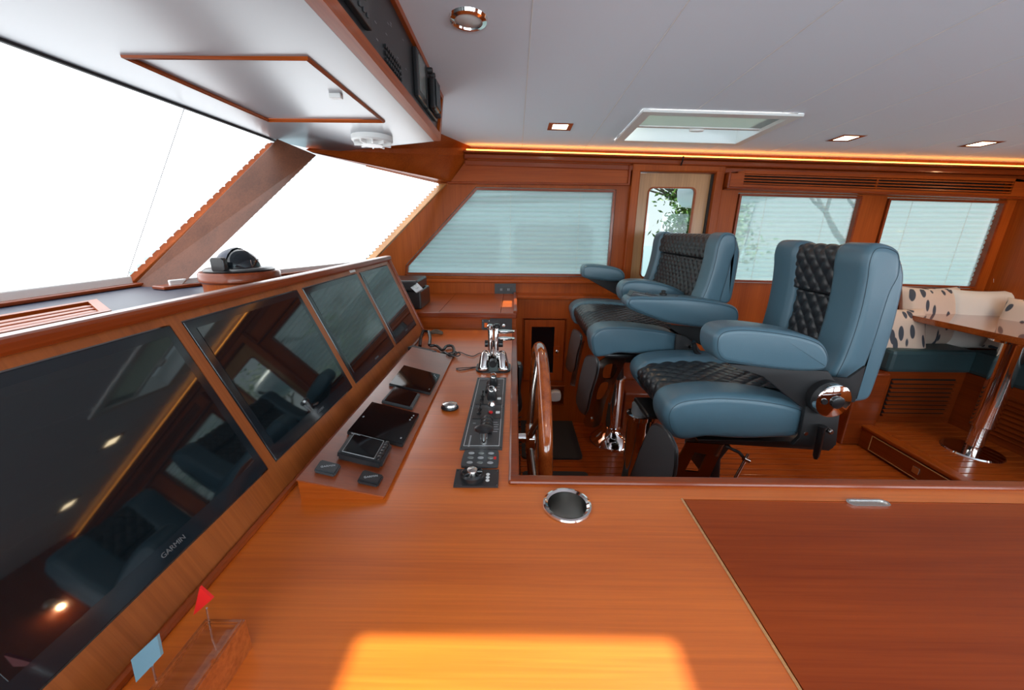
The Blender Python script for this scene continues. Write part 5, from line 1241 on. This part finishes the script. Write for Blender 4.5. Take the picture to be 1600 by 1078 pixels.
# reading lamp glow on the aft bulkhead
lp_ = thing('reading_lamp', 'small warm reading lamp on the aft bulkhead above the settee', 'light', (XA - .05, 2.35, 1.45))
MB().lathe([(.03, 0), (.03, .03), (.02, .04)], (XA, 2.2, 1.55), (-1, 0, 0), 20).build('mount', 'chrome', lp_)
MB().lathe([(.02, 0), (.035, -.05)], (XA - .06, 2.2, 1.54), (0, 0, 1), 20).build('lamp_shade', 'chrome', lp_)
ll = bpy.data.lights.new('reading_bulb', 'POINT'); ll.energy = 2.5; ll.color = (1, .6, .3); ll.shadow_soft_size = .02; lo = bpy.data.objects.new('reading_bulb', ll); COL.objects.link(lo); lo.location = (XA - .06, 2.2, 1.47); lo.parent = lp_; lo.matrix_parent_inverse = Matrix.Translation(-lp_.location)

# ================================================================== OUTSIDE
wt_ = tag(MB().box(-60, 60, -60, 90, -2.0, -1.9).build('harbour_water', 'water'), 'calm blue-green harbour water outside the windows', 'water')
nb = thing('motor_yacht', 'white motor yacht moored alongside, seen through the side blinds', 'boat', (0, 8, -1.8))
hull = [(-9, -1.8), (-10, .2), (7.6, .2), (8, -1.8)]
MB().puff(hull, 7.2, 11, .3).build('hull', 'boat_white', nb)
hs_ = smoothline([(-5.6, .2), (-4.4, 1.9), (-2.5, 2.25), (1.7, 2.2), (2.1, 2.0), (2.0, .2)], 4)
MB().puff(hs_, 7.6, 10.6, .2).build('deckhouse', 'boat_white', nb)
for a, b in ((-3.2, -2.3), (-1.9, -.3), (.0, 1.5)):
    MB().puff(roundrect(a, b, .75, 1.55, .15), 7.57, 7.7, .02).build('window', 'boat_window', nb)
MB().box(-2.8, 2.5, 7.4, 10.8, 2.15, 2.3, .04).build('flybridge_deck', 'boat_white', nb)
MB().puff(smoothline([(-1.6, 2.3), (-.9, 3.0), (-.4, 2.9), (-.6, 2.3)], 4), 7.8, 10.4, .05).build('flybridge_screen', 'boat_white', nb)
for x in (1.0, 1.9, 2.8): MB().cyl((x, 7.5, 2.3), (x - .15, 7.5, 4.4), .03, None, 8).build('mast', 'chrome', nb)
MB().puff(smoothline([(3.3, 1.9), (3.35, 2.5), (4.6, 2.55), (4.75, 2.3), (4.5, 2.0)], 4), 6.9, 8.2, .2).build('tender', 'boat_white', nb)
MB().puff(smoothline([(3.2, -.6), (3.2, .95), (3.9, 1.05), (4.05, .6), (3.9, -.6)], 4), 7.3, 8.0, .2).build('engine_cowl', 'boat_white', nb)
for a, b in (((3.75, 7.2, 2.1), (4.1, 7.2, .9)), ((4.3, 7.2, 2.1), (4.15, 7.2, .9)), ((3.75, 7.4, 2.0), (3.9, 7.4, .9))): MB().cyl(a, b, .03, None, 8).build('davit', 'chrome', nb)
def tree(lab, x, y, z0, h, spread, nleaf, lean=0, crown=None):
    t = thing('tree', lab, 'tree', (x, y, z0), 'trees on the quay'); br = MB(); tips = []
    def grow(p, d, L, r, lv):
        q = p + d * L; m_ = lerp(p, q, .5) + V((random.uniform(-.06, .06), random.uniform(-.06, .06), 0)) * L; br.tube([p, m_, q], [r, r * .85, r * .7], 6)
        if lv == 0: tips.append(q); return
        for k in range(3 if lv > 1 else 3):
            a = random.uniform(0, 2 * PI); nd = (d + V((math.cos(a), math.sin(a), random.uniform(-.1, .3))) * spread).normalized(); grow(q, nd, L * .72, r * .6, lv - 1)
    grow(V((x, y, z0)), V((lean, 0, 1)).normalized(), h * .34, h * .028, 4)
    if crown:
        tips[:] = []; c0_, r0_ = crown; fork = V((x, y, z0)) + V((lean, 0, 1)).normalized() * h * .3
        for k in range(46):
            q = V(c0_) + V((random.gauss(0, .5) * r0_[0], random.gauss(0, .5) * r0_[1], random.gauss(0, .5) * r0_[2])); tips.append(q)
            m_ = lerp(fork, q, .6) + V((random.uniform(-.2, .2), random.uniform(-.2, .2), -.15)); br.tube([fork, lerp(fork, m_, .5) + V((.05, 0, .08)), m_, q], [.06, .04, .025, .01], 5)
    br.build('trunk', 'bark', t); lf = bmesh.new()
    for k in range(nleaf):
        c = random.choice(tips) + V((random.gauss(0, .3), random.gauss(0, .3), random.gauss(0, .25))); s = random.uniform(.06, .12)
        a = V((random.gauss(0, 1), random.gauss(0, 1), random.gauss(0, 1))).normalized(); b = a.orthogonal().normalized()
        lf.faces.new([lf.verts.new(c + a * s), lf.verts.new(c + b * s * .5), lf.verts.new(c - a * s), lf.verts.new(c - b * s * .5)])
    l_ = MB(); l_.merge(lf); l_.build('foliage', 'leaf', t, kind='stuff')
tree('leafy green tree on the quay, seen through the side door pane', 7.1, 13.2, -1.6, 6.6, .75, 9000, 0, ((6.15, 13.0, 2.0), (.8, .8, 1.5)))
tree('bare branching tree behind the side window blind next to the door', 12.5, 14.5, -1.6, 7.0, .7, 1500, -.05)
tree('spreading tree behind the aft side window blind', 24, 17, -1.6, 7.5, .8, 2500)
qy = tag(MB().box(5.5, 40, 11.7, 19, -1.9, -1.62).build('quay', 'hedge'), 'low green quay bank beyond the moored yacht', 'quay')
